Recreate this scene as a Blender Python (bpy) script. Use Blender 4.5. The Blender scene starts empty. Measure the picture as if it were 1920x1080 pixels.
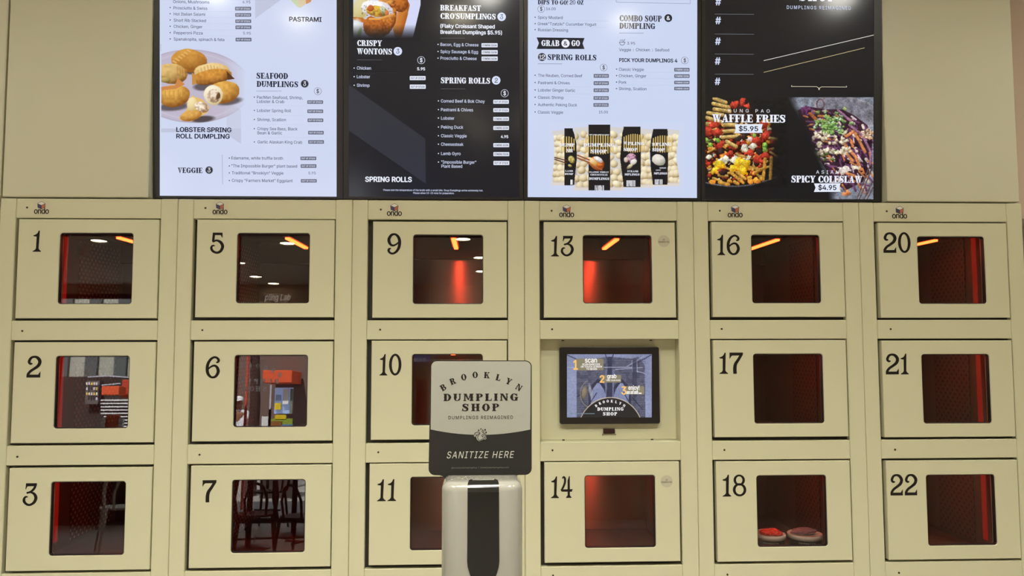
import bpy, bmesh, math, random
import numpy as np
from mathutils import Vector, Matrix, geometry

# ------------------------------------------------------------------ camera, world, light, exposure
SC = bpy.context.scene
COL = SC.collection
F_PX = 1450.0
CAM = np.array([1.3733, -2.3348, 1.5994])
YAW, PITCH, ROLL = 0.03886, 0.0669, -0.00188


def cam_axes():
    cy, sy, cp, sp = math.cos(YAW), math.sin(YAW), math.cos(PITCH), math.sin(PITCH)
    f = np.array([sy * cp, cy * cp, sp])
    r = np.array([cy, -sy, 0.0])
    u = np.cross(r, f)
    cr, sr = math.cos(ROLL), math.sin(ROLL)
    return np.array([r * cr + u * sr, -r * sr + u * cr, f])


AX = cam_axes()
cd = bpy.data.cameras.new('camera')
cam = bpy.data.objects.new('camera', cd)
COL.objects.link(cam)
cd.sensor_width = 36.0
cd.lens = F_PX / 1920.0 * 36.0
cd.clip_start = 0.01
r_, u_, f_ = [Vector(a) for a in AX]
m4 = Matrix(((r_.x, u_.x, -f_.x, CAM[0]), (r_.y, u_.y, -f_.y, CAM[1]), (r_.z, u_.z, -f_.z, CAM[2]), (0, 0, 0, 1)))
cam.matrix_world = m4
SC.camera = cam

vs = SC.view_settings
vs.view_transform = 'Standard'
vs.look = 'None'
vs.gamma = 1.0
vs.use_curve_mapping = False
vs.exposure = 0.0
try:
    SC.cycles.use_denoising = True
    SC.cycles.sample_clamp_indirect = 6.0
    SC.cycles.max_bounces = 8
    SC.cycles.transparent_max_bounces = 16
    SC.cycles.caustics_reflective = False
    SC.cycles.caustics_refractive = False
except Exception:
    pass

wd = bpy.data.worlds.new('world')
SC.world = wd
wd.use_nodes = True
bg = wd.node_tree.nodes['Background']
bg.inputs[0].default_value = (0.80, 0.88, 1.0, 1)
bg.inputs[1].default_value = 4.0

CEIL = 3.10
sun_d = bpy.data.lights.new('sun', 'SUN')
sun_d.energy = 30.0
sun_d.angle = 0.02
sun_d.color = (1.0, 0.95, 0.88)
sun = bpy.data.objects.new('sun', sun_d)
COL.objects.link(sun)
sun.rotation_euler = (math.radians(-38), 0, math.radians(14))


def spot(x, y, power, size=2.95, blend=0.8, color=(0.98, 0.975, 0.91), soft=0.07):
    d = bpy.data.lights.new('downlight_lamp', 'SPOT')
    d.energy = power
    d.spot_size = size
    d.spot_blend = blend
    d.shadow_soft_size = soft
    d.color = color
    o = bpy.data.objects.new('downlight_lamp', d)
    o.location = (x, y, CEIL - 0.05)
    COL.objects.link(o)
    return o


# ------------------------------------------------------------------ projection helpers
def ray(px, py):
    d = np.array([(px - 960.0) / F_PX, -(py - 540.0) / F_PX, 1.0]) @ AX
    return d


class Frame:
    """A plane in the room: origin O, axes U (right) and V (up), N towards the viewer."""

    def __init__(s, O, U, V):
        s.O, s.U, s.V = np.array(O, float), np.array(U, float), np.array(V, float)
        s.N = np.cross(s.U, s.V)

    def uv(s, px, py):
        d = ray(px, py)
        t = np.dot(s.O - CAM, s.N) / np.dot(d, s.N)
        q = CAM + d * t - s.O
        return float(q @ s.U), float(q @ s.V)

    def p(s, u, v, h=0.0):
        return tuple(s.O + s.U * u + s.V * v + s.N * h)


def vertical(y):
    return Frame((0, y, 0), (1, 0, 0), (0, 0, 1))


# ------------------------------------------------------------------ materials
MATS = {}


def lin(c):
    out = []
    for v in c:
        v = v / 255.0
        out.append(v / 12.92 if v <= 0.04045 else ((v + 0.055) / 1.055) ** 2.4)
    return tuple(out)


def mat(name, rgb, rough=0.5, metal=0.0, spec=0.5, emit=None, strength=1.0, coat=0.0, linear=False):
    if name in MATS:
        return MATS[name]
    m = bpy.data.materials.new(name)
    m.use_nodes = True
    b = m.node_tree.nodes['Principled BSDF']
    c = lin(rgb)
    b.inputs['Base Color'].default_value = (*c, 1)
    b.inputs['Roughness'].default_value = rough
    b.inputs['Metallic'].default_value = metal
    b.inputs['Specular IOR Level'].default_value = spec
    b.inputs['Coat Weight'].default_value = coat
    if emit is not None:
        e = emit if linear else lin(emit)
        b.inputs['Emission Color'].default_value = (*e, 1)
        b.inputs['Emission Strength'].default_value = strength
    MATS[name] = m
    return m


def scr(rgb):
    """a lit patch of a display: emits its own colour behind a slightly matt glass"""
    return mat('screen_%d_%d_%d' % tuple(rgb), (4, 4, 4), rough=0.13, spec=0.45, emit=rgb)


def paint_bump(m, scale=900.0, dist=0.0002, strength=0.06):
    nt = m.node_tree
    b = nt.nodes['Principled BSDF']
    tc = nt.nodes.new('ShaderNodeTexCoord')
    n1 = nt.nodes.new('ShaderNodeTexNoise')
    n1.inputs['Scale'].default_value = scale
    bp = nt.nodes.new('ShaderNodeBump')
    bp.inputs['Strength'].default_value = strength
    bp.inputs['Distance'].default_value = dist
    nt.links.new(tc.outputs['Object'], n1.inputs['Vector'])
    nt.links.new(n1.outputs['Fac'], bp.inputs['Height'])
    nt.links.new(bp.outputs['Normal'], b.inputs['Normal'])
    return m


CREAM = paint_bump(mat('cream_powder_coat', (208, 204, 170), rough=0.36, spec=0.5))
CREAMW = paint_bump(mat('cream_cladding', (206, 202, 174), rough=0.42, spec=0.4))
BLACK = mat('black_plastic', (26, 25, 24), rough=0.38)
SCREWM = mat('dark_screw', (60, 52, 36), rough=0.4, metal=0.6)
NUMB = mat('black_vinyl', (30, 25, 21), rough=0.6, spec=0.15)
GASK = mat('black_gasket', (16, 14, 13), rough=0.5)
BEZEL = mat('display_bezel', (34, 33, 34), rough=0.34)
INNER = mat('dark_inner_steel', (104, 96, 90), rough=0.45, metal=0.15)
GAPM = mat('gap_shade', (40, 36, 26), rough=0.6)  # stands for the shade in the door gaps
LED = mat('led_bar', (30, 5, 2), emit=(1.0, 0.056, 0.010), strength=18.0, linear=True)
GLINT = mat('jamb_glint', (30, 5, 2), emit=(1.0, 0.022, 0.012), strength=0.24, linear=True)  # glow standing in for the LED bar's reflection on the jambs
WHITEP = mat('white_gloss_plastic', (146, 143, 131), rough=0.16, spec=0.5, coat=0.3)


def pane_material(name, tint, fac_scale=1.0):
    m = bpy.data.materials.new(name)
    m.use_nodes = True
    nt = m.node_tree
    nt.nodes.clear()
    out = nt.nodes.new('ShaderNodeOutputMaterial')
    mix = nt.nodes.new('ShaderNodeMixShader')
    tr = nt.nodes.new('ShaderNodeBsdfTransparent')
    gl = nt.nodes.new('ShaderNodeBsdfGlossy')
    lw = nt.nodes.new('ShaderNodeLayerWeight')
    lw.inputs['Blend'].default_value = 0.5
    pw = nt.nodes.new('ShaderNodeMath')
    pw.operation = 'POWER'
    pw.inputs[1].default_value = 5.0
    fr = nt.nodes.new('ShaderNodeMath')
    fr.operation = 'MULTIPLY_ADD'
    fr.inputs[1].default_value = 0.96
    fr.inputs[2].default_value = 0.04
    nt.links.new(lw.outputs['Facing'], pw.inputs[0])
    nt.links.new(pw.outputs[0], fr.inputs[0])
    mul = nt.nodes.new('ShaderNodeMath')
    mul.operation = 'MULTIPLY'
    mul.inputs[1].default_value = fac_scale
    gl.inputs['Roughness'].default_value = 0.0
    tr.inputs['Color'].default_value = (*tint, 1)
    nt.links.new(fr.outputs[0], mul.inputs[0])
    nt.links.new(mul.outputs[0], mix.inputs[0])
    nt.links.new(tr.outputs[0], mix.inputs[1])
    nt.links.new(gl.outputs[0], mix.inputs[2])
    nt.links.new(mix.outputs[0], out.inputs[0])
    return m


PANE = pane_material('locker_glass', (0.88, 0.86, 0.84), 1.5)
SHOPGLASS = pane_material('storefront_glass', (0.95, 0.96, 0.95), 1.0)


def perforated(name, base, hole, pitch=0.027, rough=0.45):
    """sheet steel with a staggered pattern of round holes"""
    m = bpy.data.materials.new(name)
    m.use_nodes = True
    nt = m.node_tree
    b = nt.nodes['Principled BSDF']
    b.inputs['Roughness'].default_value = rough
    b.inputs['Metallic'].default_value = 0.1
    tc = nt.nodes.new('ShaderNodeTexCoord')
    sep = nt.nodes.new('ShaderNodeSeparateXYZ')
    nt.links.new(tc.outputs['Object'], sep.inputs[0])

    def M(op, a, bb=None, clamp=False):
        n = nt.nodes.new('ShaderNodeMath')
        n.operation = op
        for i, v in enumerate((a, bb)):
            if v is None:
                continue
            if isinstance(v, (int, float)):
                n.inputs[i].default_value = v
            else:
                nt.links.new(v, n.inputs[i])
        return n.outputs[0]

    yy = M('DIVIDE', sep.outputs['Y'], pitch)
    zz = M('DIVIDE', sep.outputs['Z'], pitch * 0.5)
    row = M('FLOOR', zz)
    odd = M('MULTIPLY', M('MODULO', M('ABSOLUTE', row), 2.0), 0.5)
    fy = M('SUBTRACT', M('FRACT', M('ADD', yy, odd)), 0.5)
    fz = M('MULTIPLY', M('SUBTRACT', M('FRACT', zz), 0.5), 0.5)
    d2 = M('ADD', M('MULTIPLY', fy, fy), M('MULTIPLY', fz, fz))
    mask = M('LESS_THAN', d2, 0.030)
    mx = nt.nodes.new('ShaderNodeMix')
    mx.data_type = 'RGBA'
    nt.links.new(mask, mx.inputs[0])
    mx.inputs[6].default_value = (*lin(base), 1)
    mx.inputs[7].default_value = (*lin(hole), 1)
    nt.links.new(mx.outputs[2], b.inputs['Base Color'])
    return m


PERF_L = perforated('perforated_steel_backlit', (92, 66, 64), (196, 174, 168))  # pale holes: light from behind put into the hole colour
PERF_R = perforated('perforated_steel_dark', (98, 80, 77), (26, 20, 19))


def brushed(name, rgb):
    m = mat(name, rgb, rough=0.30, metal=1.0)
    nt = m.node_tree
    b = nt.nodes['Principled BSDF']
    b.inputs['Anisotropic'].default_value = 0.92
    b.inputs['Anisotropic Rotation'].default_value = 0.0
    t = nt.nodes.new('ShaderNodeCombineXYZ')
    t.inputs[2].default_value = 1.0
    nt.links.new(t.outputs[0], b.inputs['Tangent'])
    return m


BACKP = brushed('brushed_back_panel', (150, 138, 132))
BACKB = brushed('boosted_back_panel', (232, 216, 210))  # lighter copy of the back panel, strengthens the red LED streak


def picture_material(name, gloss=True):
    m = bpy.data.materials.new(name)
    m.use_nodes = True
    nt = m.node_tree
    b = nt.nodes['Principled BSDF']
    b.inputs['Base Color'].default_value = (0.002, 0.002, 0.002, 1)
    b.inputs['Roughness'].default_value = 0.13
    b.inputs['Specular IOR Level'].default_value = 0.45
    a = nt.nodes.new('ShaderNodeVertexColor')
    a.layer_name = 'Col'
    nt.links.new(a.outputs['Color'], b.inputs['Emission Color'])
    b.inputs['Emission Strength'].default_value = 1.0
    return m


PICT = picture_material('screen_picture')


# ------------------------------------------------------------------ mesh builder
def tag(o, label=None, cat=None, group=None, kind=None):
    if label:
        o['label'] = label
    if cat:
        o['category'] = cat
    if group:
        o['group'] = group
    if kind:
        o['kind'] = kind
    return o


def thing(name, loc, label, cat, group=None):
    o = bpy.data.objects.new(name, None)
    o.location = loc
    o.empty_display_size = 0.05
    COL.objects.link(o)
    return tag(o, label, cat, group)


def world_of(o):
    m = Matrix.Translation(o.location) @ o.rotation_euler.to_matrix().to_4x4()
    if o.parent:
        return world_of(o.parent) @ m
    return m


class MB:
    """collects shapes given in world coordinates and links them as one mesh object"""

    def __init__(s):
        s.v, s.f, s.m, s.sm = [], [], [], []

    def poly(s, pts, mi=0, smooth=False):
        n = len(s.v)
        s.v += [tuple(p) for p in pts]
        s.f.append(tuple(range(n, n + len(pts))))
        s.m.append(mi)
        s.sm.append(smooth)
        return s

    def faces(s, vs_, fs_, mi=0, smooth=False):
        n = len(s.v)
        s.v += [tuple(p) for p in vs_]
        for f in fs_:
            s.f.append(tuple(n + i for i in f))
            s.m.append(mi)
            s.sm.append(smooth)
        return s

    def box(s, x0, x1, y0, y1, z0, z1, c=0.0, mi=0, seg=1):
        if c <= 0:
            vv = [(x, y, z) for z in (z0, z1) for y in (y0, y1) for x in (x0, x1)]
            return s.faces(vv, [(0, 2, 3, 1), (4, 5, 7, 6), (0, 1, 5, 4), (2, 6, 7, 3), (0, 4, 6, 2), (1, 3, 7, 5)], mi)
        bm = bmesh.new()
        bmesh.ops.create_cube(bm, size=1.0)
        for q in bm.verts:
            q.co = Vector(((x0 + x1) / 2 + q.co.x * (x1 - x0), (y0 + y1) / 2 + q.co.y * (y1 - y0), (z0 + z1) / 2 + q.co.z * (z1 - z0)))
        bmesh.ops.bevel(bm, geom=list(bm.edges), offset=c, segments=seg, affect='EDGES', profile=0.5)
        s.bm(bm, mi, smooth=seg > 1)
        bm.free()
        return s

    def bm(s, bm, mi=0, smooth=False):
        bm.verts.index_update()
        return s.faces([v.co[:] for v in bm.verts], [[v.index for v in f.verts] for f in bm.faces], mi, smooth)

    def cyl(s, p0, p1, r0, r1=None, n=20, mi=0, caps=True, smooth=True):
        r1 = r0 if r1 is None else r1
        a, b = Vector(p0), Vector(p1)
        d = (b - a).normalized()
        t = Vector((0, 0, 1)) if abs(d.z) < 0.9 else Vector((1, 0, 0))
        x = d.cross(t).normalized()
        y = d.cross(x)
        vv = []
        for i in range(n):
            w = 2 * math.pi * i / n
            o = x * math.cos(w) + y * math.sin(w)
            vv.append(tuple(a + o * r0))
            vv.append(tuple(b + o * r1))
        s.faces(vv, [(2 * i, 2 * i + 1, 2 * ((i + 1) % n) + 1, 2 * ((i + 1) % n)) for i in range(n)], mi, smooth)
        if caps:
            s.poly([vv[2 * i] for i in range(n)], mi)
            s.poly([vv[2 * i + 1] for i in reversed(range(n))], mi)
        return s

    def lathe(s, cx, cy, prof, n=32, mi=0, smooth=True):
        vv, ff = [], []
        for r, z in prof:
            for i in range(n):
                w = 2 * math.pi * i / n
                vv.append((cx + r * math.cos(w), cy + r * math.sin(w), z))
        for k in range(len(prof) - 1):
            for i in range(n):
                j = (i + 1) % n
                ff.append((k * n + i, k * n + j, (k + 1) * n + j, (k + 1) * n + i))
        return s.faces(vv, ff, mi, smooth)

    def build(s, name, mats, parent=None, loc=None, label=None):
        me = bpy.data.meshes.new(name)
        W = world_of(parent) if parent else Matrix.Identity(4)
        base = Vector(loc) if loc is not None else None
        if base is not None:
            W = Matrix.Translation(base)
        inv = W.inverted()
        me.from_pydata([tuple(inv @ Vector(p)) for p in s.v], [], s.f)
        if not isinstance(mats, (list, tuple)):
            mats = [mats]
        for m in mats:
            me.materials.append(m)
        me.polygons.foreach_set('material_index', s.m)
        me.polygons.foreach_set('use_smooth', s.sm)
        me.update()
        o = bpy.data.objects.new(name, me)
        COL.objects.link(o)
        if parent:
            o.parent = parent
            if base is not None:
                o.location = world_of(parent).inverted() @ base
        elif base is not None:
            o.location = base
        if label:
            o['label'] = label
        return o


# ------------------------------------------------------------------ lettering
# a font is a function string -> (list of polygons in units of the cap height, advance width)
_sans = {}
try:
    import os
    _font = bpy.data.fonts.load(os.path.join(bpy.utils.system_resource('DATAFILES', path='fonts'), 'Inter.woff2'))
except Exception:
    _font = None


def _outline(text, spacing):
    cu = bpy.data.curves.new('t', 'FONT')
    if _font:
        cu.font = _font
    cu.body = text
    cu.resolution_u = 2
    cu.space_character = spacing
    cu.fill_mode = 'NONE'
    ob = bpy.data.objects.new('t', cu)
    me = bpy.data.meshes.new_from_object(ob)
    co = np.empty(len(me.vertices) * 3)
    me.vertices.foreach_get('co', co)
    co = co.reshape(-1, 3)[:, :2]
    # the outline comes as closed loops; fill them by the winding rule
    nxt = {}
    for ed in me.edges:
        i, j = ed.vertices
        nxt.setdefault(i, []).append(j)
        nxt.setdefault(j, []).append(i)
    loops, seen = [], set()
    for i in range(len(co)):
        if i in seen or i not in nxt:
            continue
        lp, cur, prev = [i], i, -1
        seen.add(i)
        first = min(nxt[i])
        nb = i + 1 if i + 1 in nxt[i] else first
        while nb != i and nb not in seen:
            seen.add(nb)
            lp.append(nb)
            prev, cur = cur, nb
            c = [k for k in nxt[cur] if k != prev]
            nb = c[0] if c else i
        if len(lp) > 2:
            loops.append([tuple(co[k]) for k in lp])
    bpy.data.objects.remove(ob)
    bpy.data.curves.remove(cu)
    bpy.data.meshes.remove(me)
    return loops


def fill_loops(loops):
    verts, edges, clean = [], [], []
    for lp in loops:
        q = [p for k, p in enumerate(lp) if (abs(p[0] - lp[k - 1][0]) + abs(p[1] - lp[k - 1][1])) > 1e-6]
        if len(q) < 3:
            continue
        n = len(verts)
        verts += [Vector(p) for p in q]
        edges += [(n + k, n + (k + 1) % len(q)) for k in range(len(q))]
        clean.append(np.array(q))
    if not verts:
        return []
    V, _, F, _, _, _ = geometry.delaunay_2d_cdt(verts, edges, [], 0, 1e-6)
    out = []
    boxes = [(q[:, 0].min(), q[:, 0].max(), q[:, 1].min(), q[:, 1].max()) for q in clean]
    for f in F:
        p = [tuple(V[i]) for i in f]
        cx, cy = sum(a[0] for a in p) / len(p), sum(a[1] for a in p) / len(p)
        wn = 0
        for q, (x0, x1, y0, y1) in zip(clean, boxes):
            if not (x0 <= cx <= x1 and y0 <= cy <= y1):
                continue
            a, b = q, np.roll(q, -1, 0)
            s_ = (b[:, 0] - a[:, 0]) * (cy - a[:, 1]) - (cx - a[:, 0]) * (b[:, 1] - a[:, 1])
            wn += int(((a[:, 1] <= cy) & (b[:, 1] > cy) & (s_ > 0)).sum()) - int(((a[:, 1] > cy) & (b[:, 1] <= cy) & (s_ < 0)).sum())
        if wn != 0:
            out.append(p)
    return out


_CAP = max(y for q in _outline('H', 1.0) for x, y in q)


def sans(text, bold=0.0, spacing=1.0, solid=False):
    """sans-serif string in units of its capital height; bold thickens the strokes, solid merges them into one outline"""
    key = (text, bold, spacing)
    if key not in _sans:
        k = 1.0 / _CAP
        base = [[(x * k, y * k) for x, y in p] for p in _outline(text, spacing)]
        if not solid:
            base = fill_loops(base)
        out = list(base)
        if bold > 0:
            w = bold * 1.3
            for dx, dy in ((-w, 0), (w, 0), (0, w * .7), (0, -w * .7)):
                out += [[(x + dx, y + dy) for x, y in p] for p in base]
        _sans[key] = fill_loops(out) if solid else out
    return _sans[key]


def spline(pts, n=7):
    """Catmull-Rom through (x, y, width) points"""
    P = [np.array(p, float) for p in pts]
    P = [2 * P[0] - P[1]] + P + [2 * P[-1] - P[-2]]
    out = []
    for i in range(1, len(P) - 2):
        for k in range(n):
            t = k / n
            a, b, c, d = P[i - 1:i + 3]
            out.append(0.5 * ((2 * b) + (c - a) * t + (2 * a - 5 * b + 4 * c - d) * t * t + (3 * b - a - 3 * c + d) * t ** 3))
    out.append(P[-2])
    return out


def brush(pts, n=7):
    q = spline(pts, n)
    L, R = [], []
    for i, p in enumerate(q):
        a, b = q[max(0, i - 1)], q[min(len(q) - 1, i + 1)]
        d = (b - a)[:2]
        d = d / (np.linalg.norm(d) + 1e-9)
        nn = np.array([-d[1], d[0]]) * p[2] * 0.5
        L.append(tuple(p[:2] + nn))
        R.append(tuple(p[:2] - nn))
    out = [[L[i], R[i], R[i + 1], L[i + 1]] for i in range(len(L) - 1)]
    for e in (q[0], q[-1]):
        out.append([(e[0] + math.cos(w) * e[2] * .5, e[1] + math.sin(w) * e[2] * .5) for w in np.linspace(0, 2 * math.pi, 12, endpoint=False)])
    return out


def ring(cx, cy, rx, ry, wx, wy, a0=0, a1=360, n=28):
    """elliptic stroke, thick (wx) at the sides and thin (wy) above and below"""
    out, prev = [], None
    n = max(4, int(n * abs(a1 - a0) / 360))
    for i in range(n + 1):
        w = math.radians(a0 + (a1 - a0) * i / n)
        c, s_ = math.cos(w), math.sin(w)
        cur = ((cx + rx * c, cy + ry * s_), (cx + (rx - wx) * c, cy + (ry - wy) * s_))
        if prev:
            out.append([prev[0], cur[0], cur[1], prev[1]])
        prev = cur
    return out


def rect(x0, y0, x1, y1):
    return [[(x0, y0), (x1, y0), (x1, y1), (x0, y1)]]


_glyphs = {}


def union(polys):
    out = []
    for p in polys:
        a = sum(p[i][0] * p[(i + 1) % len(p)][1] - p[(i + 1) % len(p)][0] * p[i][1] for i in range(len(p)))
        if abs(a) > 1e-7:
            out.append(p if a > 0 else p[::-1])
    return fill_loops(out)


def digit(ch):
    if ch not in _glyphs:
        p, w = raw_digit(ch)
        _glyphs[ch] = (union(p), w)
    return _glyphs[ch]


def raw_digit(ch):
    def N(pts, x0, yb, h):
        return [((p[0] - x0) / h, (yb - p[1]) / h) + ((p[2] / h,) if len(p) > 2 else ()) for p in pts]

    if ch == '1':
        a = N([(722, 172), (708, 160), (688, 172), (665, 225), (625, 262), (562, 284), (556, 298), (590, 312), (645, 318)], 556, 702, 542)
        st = N([(722, 172), (645, 318), (638, 620), (705, 620)], 556, 702, 542)
        ft = N([(638, 615), (705, 615), (726, 652), (768, 684), (770, 702), (556, 702), (556, 686), (614, 652)], 556, 702, 542)
        x = a[1:]
        return [[a[0]] + x[:1] + [st[1]], [x[0], x[1], x[2], st[1]], [x[2], x[3], st[1]], [x[3], x[4], x[5], x[6], x[7]], st, ft], 0.40
    if ch == '2':
        p = brush(N([(528, 432, 40), (485, 430, 58), (456, 378, 72), (503, 287, 64), (590, 257, 54), (676, 287, 78), (732, 375, 88), (700, 475, 80), (605, 552, 68), (500, 622, 66), (442, 700, 70), (436, 748, 62)], 400, 782, 554))
        p += [N([(402, 708), (757, 708), (757, 782), (402, 782)], 400, 782, 554), N([(695, 712), (758, 622), (757, 720)], 400, 782, 554)]
        return p, 0.665
    if ch == '3':
        h, b, x = 582, 797, 297
        p = [N([(370, 217), (650, 217), (640, 292), (405, 296)], x, b, h), N([(370, 217), (420, 290), (398, 320), (372, 378), (362, 375)], x, b, h)]
        p += brush(N([(618, 262, 62), (580, 355, 62), (505, 428, 54), (415, 462, 46)], x, b, h))
        p += brush(N([(410, 458, 44), (500, 450, 42), (590, 492, 68), (634, 590, 82), (602, 690, 74), (540, 745, 62), (465, 768, 56), (390, 738, 60), (338, 670, 70), (342, 600, 60), (375, 562, 46), (418, 562, 28)], x, b, h))
        return p, 0.645
    if ch == '4':
        h, b, x = 552, 657, 388
        p = [N([(585, 215), (630, 105), (648, 105), (648, 600), (585, 600)], x, b, h), N([(585, 590), (648, 590), (692, 640), (692, 657), (540, 657), (540, 640)], x, b, h),
             N([(395, 440), (728, 436), (700, 502), (420, 496), (388, 452)], x, b, h)]
        p += brush(N([(452, 150, 40), (482, 125, 44), (512, 165, 58), (512, 260, 60), (480, 350, 58), (425, 452, 52)], x, b, h))
        return p, 0.615
    if ch == '5':
        h, b, x = 537, 752, 455
        p = [N([(515, 217), (765, 217), (765, 280), (515, 280)], x, b, h), N([(715, 278), (765, 217), (766, 348), (752, 340)], x, b, h),
             N([(515, 217), (575, 270), (562, 400), (540, 470), (498, 435)], x, b, h)]
        p += brush(N([(530, 442, 48), (620, 416, 50), (720, 462, 72), (772, 560, 78), (742, 660, 72), (685, 712, 62), (612, 724, 56), (532, 690, 62), (487, 622, 64), (500, 565, 54), (535, 546, 40), (565, 550, 26)], x, b, h))
        return p, 0.665
    if ch in '69':
        h, b, x = 567, 806, 338
        p = brush(N([(618, 398, 36), (652, 388, 56), (668, 345, 66), (630, 288, 58), (550, 268, 54), (455, 328, 66), (390, 450, 78), (380, 600, 82), (410, 700, 74), (468, 762, 60), (525, 779, 54), (602, 752, 68), (658, 662, 80), (658, 585, 80), (618, 508, 66), (550, 480, 54), (470, 510, 46), (410, 562, 40)], x, b, h))
        w = 0.645
        if ch == '9':
            p = [[(w - a, 1 - c) for a, c in q] for q in p]
        return p, w
    if ch == '7':
        h, b, x = 567, 703, 257
        p = [N([(258, 138), (610, 138), (600, 215), (300, 218)], x, b, h), N([(258, 138), (340, 212), (300, 240), (268, 300), (258, 302)], x, b, h)]
        p += [q for q in brush(N([(572, 180, 72), (490, 320, 74), (412, 440, 84), (390, 560, 92), (393, 702, 92)], x, b, h))[:-1]]
        return p, 0.625
    if ch == '8':
        h, b, x = 565, 625, 592
        p = ring((760 - x) / h, (b - 205) / h, 148 / h, 143 / h, 66 / h, 48 / h) + ring((764 - x) / h, (b - 455) / h, 174 / h, 170 / h, 70 / h, 52 / h)
        return p, 0.61
    if ch == '0':
        return ring(0.315, 0.5, 0.315, 0.507, 0.145, 0.1), 0.63
    return [], 0.3


def numerals(text, gap=0.075):
    out, x = [], 0.0
    for ch in text:
        p, w = digit(ch)
        out += [[(a + x, c) for a, c in q] for q in p]
        x += w + gap
    return out


def slab_glyph(ch, spur=True):
    k = (ch, spur)
    if k not in _glyphs:
        p, w = raw_slab_glyph(ch, spur=spur)
        _glyphs[k] = (union(p), w)
    return _glyphs[k]


def raw_slab_glyph(ch, s=0.27, t=0.09, q=0.105, e=0.075, spur=True):
    """western slab-serif capitals: s stem, t thin stroke, q serif thickness, e serif overhang"""
    P = []

    def stem(x, top=True, bot=True, w=s, sp=True, y0=0.0, y1=1.0):
        r = rect(x, y0, x + w, y1)
        if top:
            r += rect(x - e, y1 - q, x + w + e, y1)
        if bot:
            r += rect(x - e, y0, x + w + e, y0 + q)
        if spur and sp:
            k = 0.045
            r += [[(x, .41), (x - k, .5), (x, .59)], [(x + w, .41), (x + w + k, .5), (x + w, .59)]]
        return r

    def diag(x0, y0, x1, y1, w):
        return [[(x0, y0), (x0 + w, y0), (x1 + w, y1), (x1, y1)]]

    def spurs(xl, xr):
        k = 0.045
        return [[(xl, .41), (xl - k, .5), (xl, .59)], [(xr, .41), (xr + k, .5), (xr, .59)]] if spur else []

    if ch == 'I':
        return stem(e), s + 2 * e
    if ch == 'L':
        return stem(e) + rect(e, 0, .68, q) + [[(.58, 0), (.7, 0), (.7, .36), (.66, .36)]], .70
    if ch in 'EF':
        P = stem(e) + rect(e, 1 - q, .66, 1) + [[(.58, 1), (.68, 1), (.68, .68), (.64, .68)]]
        P += rect(e, .46, .52, .46 + t) + [[(.50, .36), (.55, .36), (.55, .66), (.50, .66)]]
        if ch == 'E':
            P += rect(e, 0, .68, q) + [[(.58, 0), (.70, 0), (.70, .34), (.66, .34)]]
        return P, .70 if ch == 'E' else .68
    if ch == 'H':
        return stem(e) + stem(.56) + rect(e, .46, .6, .46 + t), .56 + s + e
    if ch == 'T':
        return stem(.25, top=False) + rect(.0, 1 - q, .77, 1) + [[(0, 1), (.11, 1), (.04, .68), (0, .68)], [(.66, 1), (.77, 1), (.77, .68), (.73, .68)]], .77
    if ch == 'N':
        return stem(e, w=.12, sp=False) + stem(.66, w=.12, bot=False, sp=False) + diag(.60, 0, e, 1, .24)[:1] + spurs(e, .78), .66 + .12 + e
    if ch == 'M':
        return stem(e, w=.13, sp=False) + stem(.72, w=s, sp=True) + [[(e, 1), (e + .26, 1), (.56, .12), (.46, .12)], [(.46, .12), (.56, .12), (.80, 1), (.70, 1)]], .72 + s + e
    if ch == 'A':
        return [[(.06, 0), (.16, 0), (.44, 1), (.36, 1)], [(.46, 0), (.46 + s, 0), (.50, 1), (.34, 1)]] + rect(.14, .28, .58, .28 + t) + rect(0, 0, .26, q) + rect(.38, 0, .82, q), .82
    if ch == 'V':
        return [[(.06, 1), (.06 + s, 1), (.46, 0), (.36, 0)], [(.36, 0), (.46, 0), (.72, 1), (.62, 1)]] + rect(0, 1 - q, .42, 1) + rect(.52, 1 - q, .80, 1), .80
    if ch == 'W':
        return [[(.05, 1), (.05 + s, 1), (.40, 0), (.30, 0)], [(.30, 0), (.40, 0), (.56, 1), (.48, 1)], [(.44, 1), (.44 + s, 1), (.78, 0), (.68, 0)], [(.68, 0), (.78, 0), (1.04, 1), (.95, 1)]] + rect(0, 1 - q, .80, 1) + rect(.86, 1 - q, 1.12, 1), 1.12
    if ch == 'Y':
        return [[(.05, 1), (.05 + s, 1), (.54, .42), (.28, .42)], [(.40, .42), (.54, .42), (.76, 1), (.66, 1)]] + rect(0, 1 - q, .40, 1) + rect(.54, 1 - q, .84, 1) + stem(.28, top=False, sp=False, y1=.45, w=.26), .84
    if ch == 'K':
        return stem(e) + [[(.3, .36), (.40, .44), (.74, .95), (.62, .95)], [(.38, .60), (.50, .70), (.80, .06), (.56, .06)]] + rect(.54, 1 - q, .84, 1) + rect(.50, 0, .88, q), .88
    if ch == 'X':
        return diag(.5, 0, .06, 1, s) + diag(.08, 0, .58, 1, .12), .82
    if ch == 'Z':
        return rect(.02, 1 - q, .66, 1) + rect(0, 0, .68, q) + diag(0, q * .5, .40, 1 - q * .5, s) + [[(0, 1), (.1, 1), (.04, .7), (.0, .7)], [(.58, 0), (.68, 0), (.68, .32), (.64, .32)]], .68
    if ch in 'OQ':
        return ring(.40, .5, .40, .51, s, t) + spurs(.0, .80), .80
    if ch == 'C':
        return ring(.40, .5, .40, .51, s, t, 40, 320) + [[(.58, .64), (.73, .64), (.73, 1), (.68, 1)], [(.66, 0.0), (.72, .0), (.73, .30), (.62, .28)]] + spurs(0, s), .75
    if ch == 'G':
        return ring(.40, .5, .40, .51, s, t, 40, 345) + [[(.58, .64), (.73, .64), (.73, 1), (.68, 1)]] + rect(.52, 0.04, .76, .42) + rect(.44, .40, .84, .40 + q) + spurs(0, s), .84
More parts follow.
